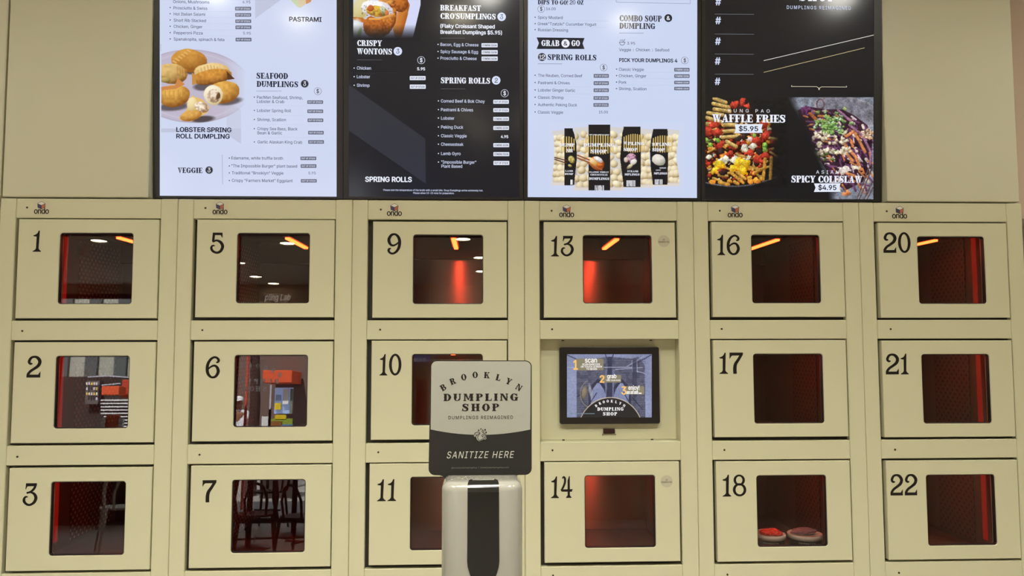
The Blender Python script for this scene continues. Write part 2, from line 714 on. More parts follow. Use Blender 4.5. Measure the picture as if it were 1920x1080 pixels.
    if ch == 'D':
        return stem(e, sp=False) + ring(.36, .5, .44, .5, s, t, -90, 90) + rect(.2, 1 - t, .38, 1) + rect(.2, 0, .38, t) + spurs(e, .80), .80
    if ch in 'PRB':
        P = stem(e, bot=True) + ring(.42, .74, .32, .26, s * .92, t, -90, 90) + rect(.2, 1 - t, .44, 1) + rect(.2, .48, .44, .48 + t)
        if ch == 'R':
            P += [[(.42, .52), (.62, .50), (.80, .0), (.54, .0)]] + rect(.50, 0, .88, q)
            return P, .88
        if ch == 'B':
            P += ring(.42, .275, .37, .275, s * .95, t, -90, 90) + rect(.2, 0, .44, t)
            return P, .79
        return P, .74
    if ch == 'U':
        return stem(e, bot=False, y0=.3, sp=True) + stem(.62, bot=False, y0=.3, w=.13, sp=False) + ring(.413, .32, .338, .33, .2, t, 180, 360), .84
    if ch == 'J':
        return stem(.3, bot=False, y0=.25) + ring(.28, .26, .28, .27, s, t, 180, 360), .65
    if ch == 'S':
        return brush([(.60, .72, .05), (.56, .87, .10), (.36, .95, .11), (.17, .86, .19), (.17, .68, .24), (.36, .53, .27), (.54, .36, .25), (.55, .16, .19), (.36, .05, .11), (.15, .10, .10), (.08, .27, .05)], 5) + [[(.55, .64), (.67, .64), (.67, 1.0), (.62, 1.0)], [(0.02, 0), (.07, 0), (.14, .36), (.02, .36)]], .72
    if ch == '&':
        return ring(.33, .76, .22, .25, .12, .08) + ring(.33, .28, .33, .29, .17, .09, 60, 395) + [[(.14, .76), (.34, .76), (.80, .0), (.56, .0)]] + rect(.52, 0, .82, q), .84
    if ch == '!':
        return [[(.08, .3), (.16, .3), (.24, 1), (0, 1)]] + rect(.03, 0, .21, .18), .26
    if ch == "'":
        return [[(.06, .62), (.10, .62), (.2, 1), (.02, 1)]], .2
    if ch.isdigit():
        p, w = digit(ch)
        return [[(a * 1.05, b) for a, b in z] for z in p], w * 1.05
    if ch == '.':
        return rect(.02, 0, .16, .15), .2
    return [], .34


def slab(text, gap=0.07, spur=True):
    out, x = [], 0.0
    for ch in text:
        p, w = slab_glyph(ch, spur=spur)
        out += [[(a + x, c) for a, c in q] for q in p]
        x += w + gap
    return out


def fit_text(mb, fr, polys, x0, x1, yb, cap, h, mi=0, shear=0.0, right=False):
    """lays polygons out on a plane: left end at pixel x0, right end at x1, baseline yb, capital height cap"""
    xs = [p[0] for q in polys for p in q]
    a, b = min(xs), max(xs)
    u0, v0 = fr.uv(x0, yb)
    u1, _ = fr.uv(x1, yb)
    _, v1 = fr.uv(x0, yb - cap)
    k = (u1 - u0) / (b - a)
    kv = v1 - v0
    for q in polys:
        mb.poly([fr.p(u0 + (x - a) * k + y * kv * shear, v0 + y * kv, h) for x, y in q], mi)


def pix_poly(mb, fr, pts, h, mi=0):
    mb.poly([fr.p(*fr.uv(*p), h) for p in pts], mi)


def pix_disc(mb, fr, cx, cy, r, h, mi=0, r_in=None, n=28):
    u, v = fr.uv(cx, cy)
    R = abs(fr.uv(cx + r, cy)[0] - u)
    if r_in is None:
        mb.poly([fr.p(u + R * math.cos(w), v + R * math.sin(w), h) for w in np.linspace(0, 2 * math.pi, n, endpoint=False)], mi)
    else:
        Q = R * r_in / r
        for i in range(n):
            a, b = 2 * math.pi * i / n, 2 * math.pi * (i + 1) / n
            mb.poly([fr.p(u + R * math.cos(a), v + R * math.sin(a), h), fr.p(u + R * math.cos(b), v + R * math.sin(b), h),
                     fr.p(u + Q * math.cos(b), v + Q * math.sin(b), h), fr.p(u + Q * math.cos(a), v + Q * math.sin(a), h)], mi)


def pix_line(mb, fr, x0, y0, x1, y1, w, h, mi=0):
    d = np.array([x1 - x0, y1 - y0], float)
    n = np.array([-d[1], d[0]]) / np.linalg.norm(d) * w / 2
    pix_poly(mb, fr, [(x0 + n[0], y0 + n[1]), (x1 + n[0], y1 + n[1]), (x1 - n[0], y1 - n[1]), (x0 - n[0], y0 - n[1])], h, mi)


def pix_round(mb, fr, x0, y0, x1, y1, r, h, mi=0):
    pts = []
    for cx, cy, a in ((x1 - r, y0 + r, -90), (x1 - r, y1 - r, 0), (x0 + r, y1 - r, 90), (x0 + r, y0 + r, 180)):
        for k in range(5):
            w = math.radians(a + 22.5 * k)
            pts.append((cx + r * math.cos(w), cy + r * math.sin(w)))
    pix_poly(mb, fr, pts, h, mi)


# ------------------------------------------------------------------ pictures shown on the displays
class Paint:
    """a small raster painter in photograph pixels; the result becomes the colours of a fine flat grid"""

    def __init__(s, x0, y0, x1, y1, base, k=1.25, seed=1):
        s.x0, s.y0, s.x1, s.y1, s.k = x0, y0, x1, y1, k
        s.w, s.h = int((x1 - x0) * k), int((y1 - y0) * k)
        X = x0 + (np.arange(s.w) + .5) / s.w * (x1 - x0)
        Y = y0 + (np.arange(s.h) + .5) / s.h * (y1 - y0)
        s.X, s.Y = np.meshgrid(X, Y)
        s.a = np.empty((s.h, s.w, 3))
        s.a[:] = base
        s.rng = np.random.RandomState(seed)

    rough = 0.0

    def noise(s, scale, seed=0):
        r = np.random.RandomState(seed + 11)
        g = r.rand(64, 64)
        u, v = s.X / scale, s.Y / scale
        i, j = np.floor(u).astype(int), np.floor(v).astype(int)
        fu, fv = u - i, v - j
        fu, fv = fu * fu * (3 - 2 * fu), fv * fv * (3 - 2 * fv)
        G = lambda a, b: g[b % 64, a % 64]
        return (G(i, j) * (1 - fu) + G(i + 1, j) * fu) * (1 - fv) + (G(i, j + 1) * (1 - fu) + G(i + 1, j + 1) * fu) * fv

    def mix(s, m, col):
        m = np.clip(m, 0, 1)[..., None]
        s.a = s.a * (1 - m) + np.asarray(col, float) * m

    def local(s, cx, cy, rx, ry, ang):
        c, n = math.cos(math.radians(ang)), math.sin(math.radians(ang))
        dx, dy = s.X - cx, s.Y - cy
        return (dx * c + dy * n) / rx, (-dx * n + dy * c) / ry

    def blob(s, cx, cy, rx, ry, ang=0, lo=(140, 90, 30), hi=(225, 170, 80), soft=None, light=(-.3, -.6), tex=0, tscale=4, op=1.0):
        u, v = s.local(cx, cy, rx, ry, ang)
        d = np.sqrt(u * u + v * v)
        if s.rough:
            d = d * (1 + s.rough * (s.noise(max(2.2, min(rx, ry) * .8), int(cx * 3 + cy)) - .5)) * (1 + s.rough * .5 * (s.noise(2.2, int(cy)) - .5))
        soft = soft or 1.0 / min(rx, ry)
        m = np.clip((1 - d) / soft + .5, 0, 1)
        sh = np.clip(0.55 - (s.X - cx) / rx * -light[0] * .8 - (s.Y - cy) / ry * -light[1] * .8 - .35 * d * d + .25, 0, 1)
        if tex:
            sh = np.clip(sh + (s.noise(tscale, int(cx)) - .5) * tex, 0, 1)
        col = np.asarray(lo, float) + (np.asarray(hi, float) - np.asarray(lo, float)) * sh[..., None]
        m = (m * op)[..., None]
        s.a = s.a * (1 - m) + col * m

    def inside(s, pts):
        r = np.zeros(s.X.shape, bool)
        n = len(pts)
        for i in range(n):
            xa, ya = pts[i]
            xb, yb = pts[(i + 1) % n]
            if ya == yb:
                continue
            c = ((ya > s.Y) != (yb > s.Y)) & (s.X < (xb - xa) * (s.Y - ya) / (yb - ya) + xa)
            r ^= c
        return r

    def poly(s, pts, col, op=1.0):
        s.mix(s.inside(pts) * op, col)

    def stroke(s, x0, y0, x1, y1, w, lo, hi=None, op=1.0):
        d = np.array([x1 - x0, y1 - y0], float)
        L = max(np.hypot(*d), 1e-6)
        d /= L
        t = np.clip((s.X - x0) * d[0] + (s.Y - y0) * d[1], 0, L)
        ex, ey = s.X - x0 - t * d[0], s.Y - y0 - t * d[1]
        q = np.sqrt(ex * ex + ey * ey) / (w / 2)
        m = np.clip((1 - q) * w / 2 + .5, 0, 1) * op
        if hi is None:
            s.mix(m, lo)
            return
        sh = np.clip(.6 - (ex * .4 + ey) / (w / 2) * .5 - .2 * q, 0, 1)
        col = np.asarray(lo, float) + (np.asarray(hi, float) - np.asarray(lo, float)) * sh[..., None]
        s.a = s.a * (1 - m[..., None]) + col * m[..., None]

    def mesh(s, fr, name, parent, h):
        v, f = [], []
        us = np.array([[fr.uv(x, y) for x in (s.x0, s.x1)] for y in (s.y0, s.y1)])
        tx = np.linspace(0, 1, s.w + 1)
        ty = np.linspace(0, 1, s.h + 1)
        TX, TY = np.meshgrid(tx, ty)
        uv = (us[0, 0] * ((1 - TX) * (1 - TY))[..., None] + us[0, 1] * (TX * (1 - TY))[..., None] + us[1, 0] * ((1 - TX) * TY)[..., None] + us[1, 1] * (TX * TY)[..., None])
        W = world_of(parent)
        O = np.array(W.translation)
        P = fr.O + uv[..., 0:1] * fr.U + uv[..., 1:2] * fr.V + fr.N * h - O
        n = s.w + 1
        idx = np.arange(s.h)[:, None] * n + np.arange(s.w)[None, :]
        quads = np.stack([idx, idx + n, idx + n + 1, idx + 1], -1).reshape(-1, 4)
        me = bpy.data.meshes.new(name)
        me.from_pydata(P.reshape(-1, 3).tolist(), [], quads.tolist())
        c = np.clip(s.a, 0, 255) / 255.0
        c = np.where(c <= 0.04045, c / 12.92, ((c + 0.055) / 1.055) ** 2.4)
        col = np.ones((s.h * s.w, 4, 4))
        col[:, :, :3] = c.reshape(-1, 1, 3)
        at = me.color_attributes.new('Col', 'FLOAT_COLOR', 'CORNER')
        at.data.foreach_set('color', col.reshape(-1))
        me.materials.append(PICT)
        o = bpy.data.objects.new(name, me)
        COL.objects.link(o)
        o.parent = parent
        return o


BGL = (205, 214, 240)


def picture_dumplings():
    p = Paint(302.5, 85, 462, 241, BGL, 1.7)
    p.rough = 0.07
    Z = lambda x, y: (280 + x / 6.0, 80 + y / 6.0)
    p.mix(p.inside([(425, 190), (452, 206), (452, 241), (425, 241)]) * .5, (190, 194, 214))
    u, v = p.local(*Z(480, 490), 112, 69.5, 2)
    d = np.sqrt(u * u + v * v)
    fade = np.clip((462 - p.X) / 45, 0, 1)
    p.mix(np.clip((1 - d) * 60, 0, 1) * fade, (190, 182, 202))
    p.mix(np.clip(1 - np.abs(d - .97) * 45, 0, 1) * .5 * fade, (160, 154, 178))
    p.mix(np.clip(1 - np.abs(d - .88) * 30, 0, 1) * .35 * fade, (218, 212, 228))

    def shadow(x, y, rx, ry, a=0, op=.8):
        u, v = p.local(*Z(x, y), rx / 6, ry / 6, a)
        p.mix(np.clip((1.15 - np.sqrt(u * u + v * v)) * 2.2, 0, 1) * op, (70, 62, 66))

    lo, hi = (132, 78, 22), (228, 172, 84)
    shadow(470, 320, 70, 40, 0, .9)
    shadow(600, 500, 110, 45, 0)
    shadow(900, 660, 150, 45, -8)
    shadow(270, 720, 190, 50, -5)
    shadow(600, 860, 140, 38, -5, .95)
    p.blob(*Z(450, 205), 34, 22, 6, (150, 88, 26), (216, 156, 68), tex=.35, tscale=5)
    p.blob(*Z(480, 215), 27, 15, 4, (138, 84, 26), (206, 146, 64), tex=.3, tscale=4)
    for k in range(6):
        a = Z(270 + k * 32, 210 - k * 24)
        p.stroke(a[0], a[1], a[0] + 5, a[1] + 3, 3.2, (200, 140, 62), (240, 200, 130))
    p.blob(*Z(250, 350), 29, 19, 6, (128, 84, 30), (226, 190, 120), tex=.35, tscale=5)
    p.blob(*Z(180, 420), 10, 5, 0, (110, 96, 40), (200, 170, 100))
    for k in range(4):
        a = Z(310 + k * 26, 270 + k * 12)
        p.stroke(a[0], a[1], a[0] + 1, a[1] + 12, 2.4, (176, 118, 48), (226, 180, 104))
    # crimped crescent on the right
    p.blob(*Z(700, 320), 33, 15, -3, (190, 150, 84), (240, 210, 146), tex=.2)
    for k in range(9):
        a = Z(545 + k * 36, 325 - 70 * math.sin((k + .5) / 9 * math.pi))
        p.stroke(a[0], a[1], a[0] + 2.5, a[1] + 11, 2.4, (176, 128, 62), (246, 216, 150))
    p.blob(*Z(710, 385), 37, 14.5, -9, (112, 62, 20), (222, 156, 64), tex=.35, tscale=4)
    p.poly([Z(870, 320), Z(962, 408), Z(880, 420)], (88, 50, 26))
    p.poly([Z(478, 340), Z(520, 360), Z(530, 460), Z(482, 478)], (196, 140, 62))
    # lower left crescent
    p.blob(*Z(280, 600), 30, 21, -8, (134, 78, 20), (232, 180, 86), tex=.3, tscale=5)
    p.poly([Z(110, 500), Z(290, 480), Z(320, 398), Z(400, 470), Z(300, 520), Z(110, 540)], (206, 134, 72))
    for k in range(6):
        a = Z(130 + k * 48, 540 - (k > 3) * 12)
        p.stroke(a[0], a[1], a[0] - 1, a[1] + 13, 2.6, (176, 112, 40), (240, 196, 112))
    # cut roll
    p.blob(*Z(830, 560), 31, 21, -12, (140, 86, 24), (230, 176, 84), tex=.35, tscale=5)
    p.blob(*Z(720, 590), 18, 19, -14, (206, 186, 140), (250, 240, 214))
    p.blob(*Z(725, 600), 12.5, 13, -14, (150, 118, 88), (240, 222, 200), tex=1.1, tscale=3)
    p.blob(*Z(775, 600), 3.5, 6, 20, (70, 46, 26), (110, 74, 40))
    # torn piece in front
    p.poly([Z(480, 596), Z(600, 640), Z(682, 722), Z(650, 790), Z(480, 885), Z(345, 872), Z(335, 845), Z(410, 770)], (226, 186, 110))
    p.blob(*Z(470, 820), 21, 10, -12, (150, 92, 30), (230, 178, 92), tex=.3)
    p.blob(*Z(480, 690), 9, 13, 10, (206, 180, 120), (246, 228, 176))
    p.blob(*Z(590, 725), 14, 9.5, 22, (150, 112, 80), (250, 236, 214), tex=1.1, tscale=3)
    return p


def picture_wontons():
    p = Paint(662.5, -60, 788.5, 75, (26, 27, 34), 1.7)
    p.rough = 0.16
    Z = lambda x, y: (640 + x / 6.0, y / 6.0)
    p.poly([Z(135, -400), Z(890, -400), Z(890, 60), Z(800, 445), Z(135, 445)], (210, 216, 246))
    p.blob(*Z(215, 90), 16, 24, 20, (190, 170, 96), (226, 216, 170), soft=.5)
    p.stroke(*Z(640, 380), *Z(720, 60), 16, (150, 74, 18), (214, 130, 50))
    p.stroke(*Z(640, 330), *Z(690, 150), 20, (168, 82, 20), (222, 150, 70), op=.9)
    p.blob(*Z(665, 40), 15, 17, 0, (104, 46, 14), (200, 116, 44), tex=.7, tscale=4)
    p.blob(*Z(400, 300), 27, 22, 0, (96, 44, 14), (192, 108, 40), tex=.7, tscale=3)
    p.blob(*Z(540, 200), 13, 28, 10, (120, 54, 14), (222, 140, 56), tex=.7, tscale=3)
    p.poly([Z(135, 190), Z(240, 200), Z(300, 250), Z(240, 255), Z(140, 225)], (196, 112, 44))
    p.blob(*Z(520, 20), 18, 10, 25, (140, 66, 22), (232, 168, 90), tex=.9, tscale=3)
    p.blob(*Z(400, 105), 31, 15.5, 8, (190, 178, 186), (250, 248, 250), tex=.5, tscale=3)
    p.blob(*Z(400, 128), 20, 10, 10, (150, 96, 30), (226, 186, 72), tex=.9, tscale=3)
    p.blob(*Z(330, 95), 6, 6, 0, (150, 60, 24), (206, 112, 54))
    p.blob(*Z(470, 120), 5, 9, -20, (80, 92, 48), (222, 222, 190), tex=.8, tscale=2)
    p.blob(*Z(510, 150), 4, 6, 0, (170, 84, 40), (220, 130, 70))
    for k in range(26):
        x, y = p.rng.uniform(230, 560), p.rng.uniform(60, 190)
        p.blob(*Z(x, y), .9, .9, 0, (70, 70, 60), (110, 110, 90), op=.8)
    p.stroke(*Z(320, 215), *Z(430, 215), 4, (214, 140, 60), (240, 186, 110))
    p.stroke(*Z(430, 215), *Z(590, 160), 4, (206, 130, 54), (236, 180, 104))
    p.blob(*Z(175, 320), 11, 17, 0, (170, 176, 172), (232, 236, 238), soft=.5)
    p.blob(*Z(205, 370), 3, 9, 15, (100, 130, 70), (150, 180, 110), soft=.6)
    p.poly([Z(800, 445), Z(890, 60), Z(900, 445)], (26, 27, 34))
    p.mix(np.clip((p.Y - 46) / 26, 0, 1), (26, 27, 34))
    return p


def picture_bags():
    p = Paint(1028, 230, 1283, 362, BGL, 1.6, seed=4)
    p.rough = 0.14
    Z = lambda x, y: (1020 + x / 7.11, 225 + y / 7.11)

    def bag(x0, x1, y0, y1, lab0, lab1, lt, lb, tilt=0, clip=None):
        out = [(x0, y0 + 20), (x0 + 30, y0 + 90), (x0 + 40, (y0 + y1) / 2), (x0 + 10, y1 - 130), (x0, y1), (x1, y1), (x1 - 10, y1 - 120), (x1 - 50, (y0 + y1) / 2), (x1 - 20, y0 + 90), (x1, y0 + 20), ((x0 + x1) / 2, y0)]
        body = p.inside([Z(*q) for q in out])
        p.mix(body * .85, (214, 208, 200))
        save = p.a.copy()
        r = p.rng
        for row in range(8):
            for col in range(7):
                x = x0 + 40 + (col + .5 * (row % 2)) * (x1 - x0 - 60) / 6 + r.uniform(-26, 26)
                y = y0 + 120 + row * (y1 - y0 - 190) / 7 + r.uniform(-16, 16)
                a = r.uniform(-40, 40)
                c = r.uniform(-10, 10)
                p.blob(*Z(x, y), r.uniform(6.5, 9.5), r.uniform(5.5, 7.5), a, (150 + c, 122 + c, 72 + c), (248 + c / 2, 236 + c, 204 + c), light=(-.35, -.5))
        m = body[..., None]
        p.a = np.where(m, p.a, save)
        p.mix(body * np.clip((p.Y - (225 + (y1 - 60) / 7.11)) / 4, 0, 1), (220, 212, 206))
        p.poly([Z(lab0 + tilt, lt), Z(lab1, lt), Z(lab1 + (8 if tilt else 0), (lt + lb) / 2), Z(lab1, lb), Z(lab0, lb), Z(lab0 - tilt, (lt + lb) * .36)], (30, 29, 31))

    bag(100, 480, 130, 870, 272, 380, 112, 870)
    p.poly([Z(372, 112), Z(400, 180), Z(440, 360), Z(440, 860), Z(375, 868)], (30, 29, 31))
    bag(1420, 1810, 120, 880, 1430, 1645, 118, 862, 24)
    bag(1010, 1450, 110, 905, 1030, 1282, 90, 895, 28)
    bag(395, 1060, 85, 940, 592, 878, 62, 938)

    def food(cx, cy, kind):
        if kind == 0:
            p.blob(*Z(cx, cy), 6, 7.5, -30, (96, 84, 30), (216, 200, 120), tex=.9, tscale=2)
            p.blob(*Z(cx - 20, cy + 80), 4, 2.5, 20, (110, 90, 40), (210, 190, 120))
        if kind == 1:
            p.blob(*Z(cx, cy), 15, 11.5, 30, (140, 60, 18), (232, 140, 70), tex=.7, tscale=3)
            p.blob(*Z(cx - 60, cy - 30), 11, 5, 35, (206, 160, 80), (246, 220, 170))
            p.blob(*Z(cx + 20, cy - 55), 9, 4.5, 30, (170, 160, 160), (246, 244, 244), tex=.8, tscale=2)
        if kind == 2:
            p.blob(*Z(cx, cy - 30), 10, 9, 0, (70, 30, 60), (214, 170, 190), tex=1.3, tscale=2)
            p.blob(*Z(cx + 30, cy + 20), 7, 5, -30, (176, 170, 160), (244, 240, 232))
            p.blob(*Z(cx - 70, cy - 10), 4, 5, 0, (170, 150, 130), (226, 214, 200))
            p.blob(*Z(cx - 20, cy + 80), 7, 3.5, -40, (100, 90, 66), (226, 214, 180))
        if kind == 3:
            p.blob(*Z(cx, cy), 13.5, 10, 18, (160, 154, 140), (238, 234, 222), tex=.25, tscale=3)

    food(365, 530, 0)
    food(700, 580, 1)
    food(1160, 540, 2)
    food(1525, 535, 3)
    for y, dx in ((470, 0), (505, -12)):
        p.stroke(*Z(445 + dx * 0, y), *Z(600, y + 62), 2.6, (96, 48, 26), (196, 120, 84))
    p.stroke(*Z(580, 575), *Z(770, 668), 2.2, (120, 66, 36), (200, 130, 90))
    p.stroke(*Z(142, 500), *Z(310, 545), 2.0, (60, 34, 26), (110, 66, 50))
    p.stroke(*Z(142, 525), *Z(300, 575), 2.0, (60, 34, 26), (110, 66, 50))
    # golden fork tines behind the shop name
    def tines(x0, x1, yt, yb, n):
        for k in range(n):
            x = x0 + (x1 - x0) * (k + .5) / n
            w = 1 - ((k + .5) / n * 2 - 1) ** 2
            p.stroke(*Z(x, yt + 46 * (1 - w)), *Z(x, yb - 40 * (1 - w)), 2.1, (196, 154, 66), (250, 226, 150))
    tines(215, 415, 225, 430, 6)
    tines(540, 930, 200, 455, 12)
    tines(1050, 1345, 192, 430, 10)
    tines(1440, 1715, 212, 430, 9)

    def bars(x0, x1, y0, y1):
        n = 9
        w = (x1 - x0) / (2 * n)
        for k in range(n):
            xx = x0 + k * 2 * w + p.rng.uniform(0, w * .6)
            p.poly([Z(xx, y0), Z(xx + w * p.rng.uniform(.7, 1.5), y0), Z(xx + w * p.rng.uniform(.7, 1.5), y1), Z(xx, y1)], (236, 238, 244))
    bars(335, 380, 795, 862)
    bars(675, 800, 872, 938)
    bars(1095, 1215, 805, 885)
    bars(1470, 1580, 790, 858)
    return p


def picture_fries():
    p = Paint(1322.8, 183, 1476, 352, (24, 24, 25), 1.6, seed=7)
    p.rough = 0.75
    Z = lambda x, y: (1310 + x / 5.143, 170 + y / 5.143)
    r = p.rng
    u, v = p.local(*Z(330, 520), 88, 74, 0)
    d = np.sqrt(u * u + v * v)
    area = np.clip((1.04 - d) * 5, 0, 1)
    p.mix(area, (44, 20, 14))
    # rim of the bowl
    for dd, c in ((0, (150, 152, 158)), (1.6, (70, 70, 72))):
        for k in range(24):
            a0, a1 = k / 24, (k + 1) / 24
            f = lambda t: Z(66 + t * 700, 885 + dd * 5 + 48 * math.sin(math.pi * min(1, t * 1.0)) - 60 * t * t)
            p.stroke(*f(a0), *f(a1), 1.6, c, op=.8 * (1 - a0 * .6))

    def ok(x, y):
        X, Y = Z(x, y)
        uu, vv = (X - Z(330, 520)[0]) / 88, (Y - Z(330, 520)[1]) / 74
        return uu * uu + vv * vv < .92

    def chunk(x, y, s, lo, hi):
        p.blob(*Z(x, y), s * r.uniform(.8, 1.2), s * r.uniform(.6, 1.0), r.uniform(-60, 60), lo, hi, tex=.5, tscale=2.5)

    for k in range(260):
        x, y = r.uniform(60, 720), r.uniform(300, 900)
        if not ok(x, y):
            continue
        t = r.rand()
        if t < .38:
            chunk(x, y, r.uniform(2.5, 5.5), (70, 14, 9), (196, 62, 42))
        elif t < .56:
            chunk(x, y, r.uniform(3, 5), (26, 14, 12), (70, 40, 38))
        elif t < .72:
            a = r.uniform(-.5, .9)
            p.stroke(*Z(x, y), *Z(x + 80 * math.cos(a), y + 80 * math.sin(a)), r.uniform(4, 6), (150, 96, 26), (240, 206, 120))
        elif t < .84:
            chunk(x, y, r.uniform(2, 4), (150, 130, 100), (244, 232, 206))
        else:
            chunk(x, y, r.uniform(3, 5), (170, 90, 20), (246, 180, 70))
    # crinkled fries stacked on the upper left
    for (x0, y0, x1, y1) in ((150, 75, 260, 115), (140, 125, 290, 160), (150, 178, 300, 200), (90, 215, 230, 235), (80, 260, 200, 300), (250, 330, 360, 330), (240, 395, 350, 385), (230, 450, 380, 440), (270, 490, 360, 540), (80, 320, 170, 330)):
        n = 7
        for k in range(n):
            xa, ya = x0 + (x1 - x0) * k / n, y0 + (y1 - y0) * k / n
            xb, yb = x0 + (x1 - x0) * (k + 1) / n, y0 + (y1 - y0) * (k + 1) / n
            p.stroke(*Z(xa, ya), *Z(xb, yb), 7.2 - (k % 2) * 1.6, (140, 102, 40), (236, 208, 134))
    for x, y, s_ in ((345, 135, 9), (420, 110, 8), (140, 335, 9), (90, 400, 9), (180, 400, 9), (205, 530, 9), (650, 430, 11), (550, 480, 10), (620, 330, 7), (570, 660, 10), (640, 625, 8), (310, 605, 8), (500, 610, 8), (600, 680, 7), (470, 150, 6)):
        chunk(x, y, s_, (96, 14, 8), (222, 76, 54))
    p.blob(*Z(490, 470), 6, 4, 0, (200, 150, 140), (250, 230, 224))
    for x, y in ((85, 480), (180, 475), (635, 525), (640, 570), (535, 430), (110, 520)):
        chunk(x, y, 5, (56, 110, 30), (166, 206, 90))
    for x, y in ((385, 465), (210, 590), (580, 590), (240, 790), (500, 690), (130, 490), (440, 440)):
        chunk(x, y, 6, (16, 12, 12), (66, 46, 44))
    for x, y, s_ in ((440, 560, 7), (520, 540, 6), (240, 680, 9), (350, 670, 11), (480, 650, 5), (100, 640, 6)):
        chunk(x, y, s_, (170, 160, 130), (252, 246, 226))
    for x, y, s_ in ((330, 750, 9), (200, 710, 10), (420, 760, 13), (380, 690, 9), (450, 700, 9), (150, 770, 7)):
        chunk(x, y, s_, (206, 140, 14), (255, 224, 60))
    for x0, y0, x1, y1 in ((310, 790, 430, 890), (370, 790, 450, 850), (200, 885, 290, 905), (640, 660, 620, 860), (700, 650, 690, 850), (530, 800, 620, 750), (600, 830, 610, 860), (345, 880, 380, 900)):
        n = 6
        for k in range(n):
            p.stroke(*Z(x0 + (x1 - x0) * k / n, y0 + (y1 - y0) * k / n), *Z(x0 + (x1 - x0) * (k + 1) / n, y0 + (y1 - y0) * (k + 1) / n), 6.4 - (k % 2) * 1.2, (160, 96, 24), (244, 196, 90))
    for x, y in ((560, 870), (500, 880), (130, 880)):
        chunk(x, y, 6, (200, 100, 20), (250, 180, 70))
    # picture fades to black on the right and above
    p.mix(np.clip((p.X - Z(640, 0)[0]) / 26, 0, 1) * np.clip((p.Y - 186) / 20, 0, 1), (24, 24, 25))
    up = np.clip((Z(0, 250)[1] - p.Y) / 30, 0, 1) * np.clip((p.X - Z(470, 0)[0]) / 18, 0, 1)
    p.mix(up, (24, 24, 25))
    p.a *= (.62 + .30 * p.noise(1.7, 8) + .36 * p.noise(6, 21))[..., None]
    return p


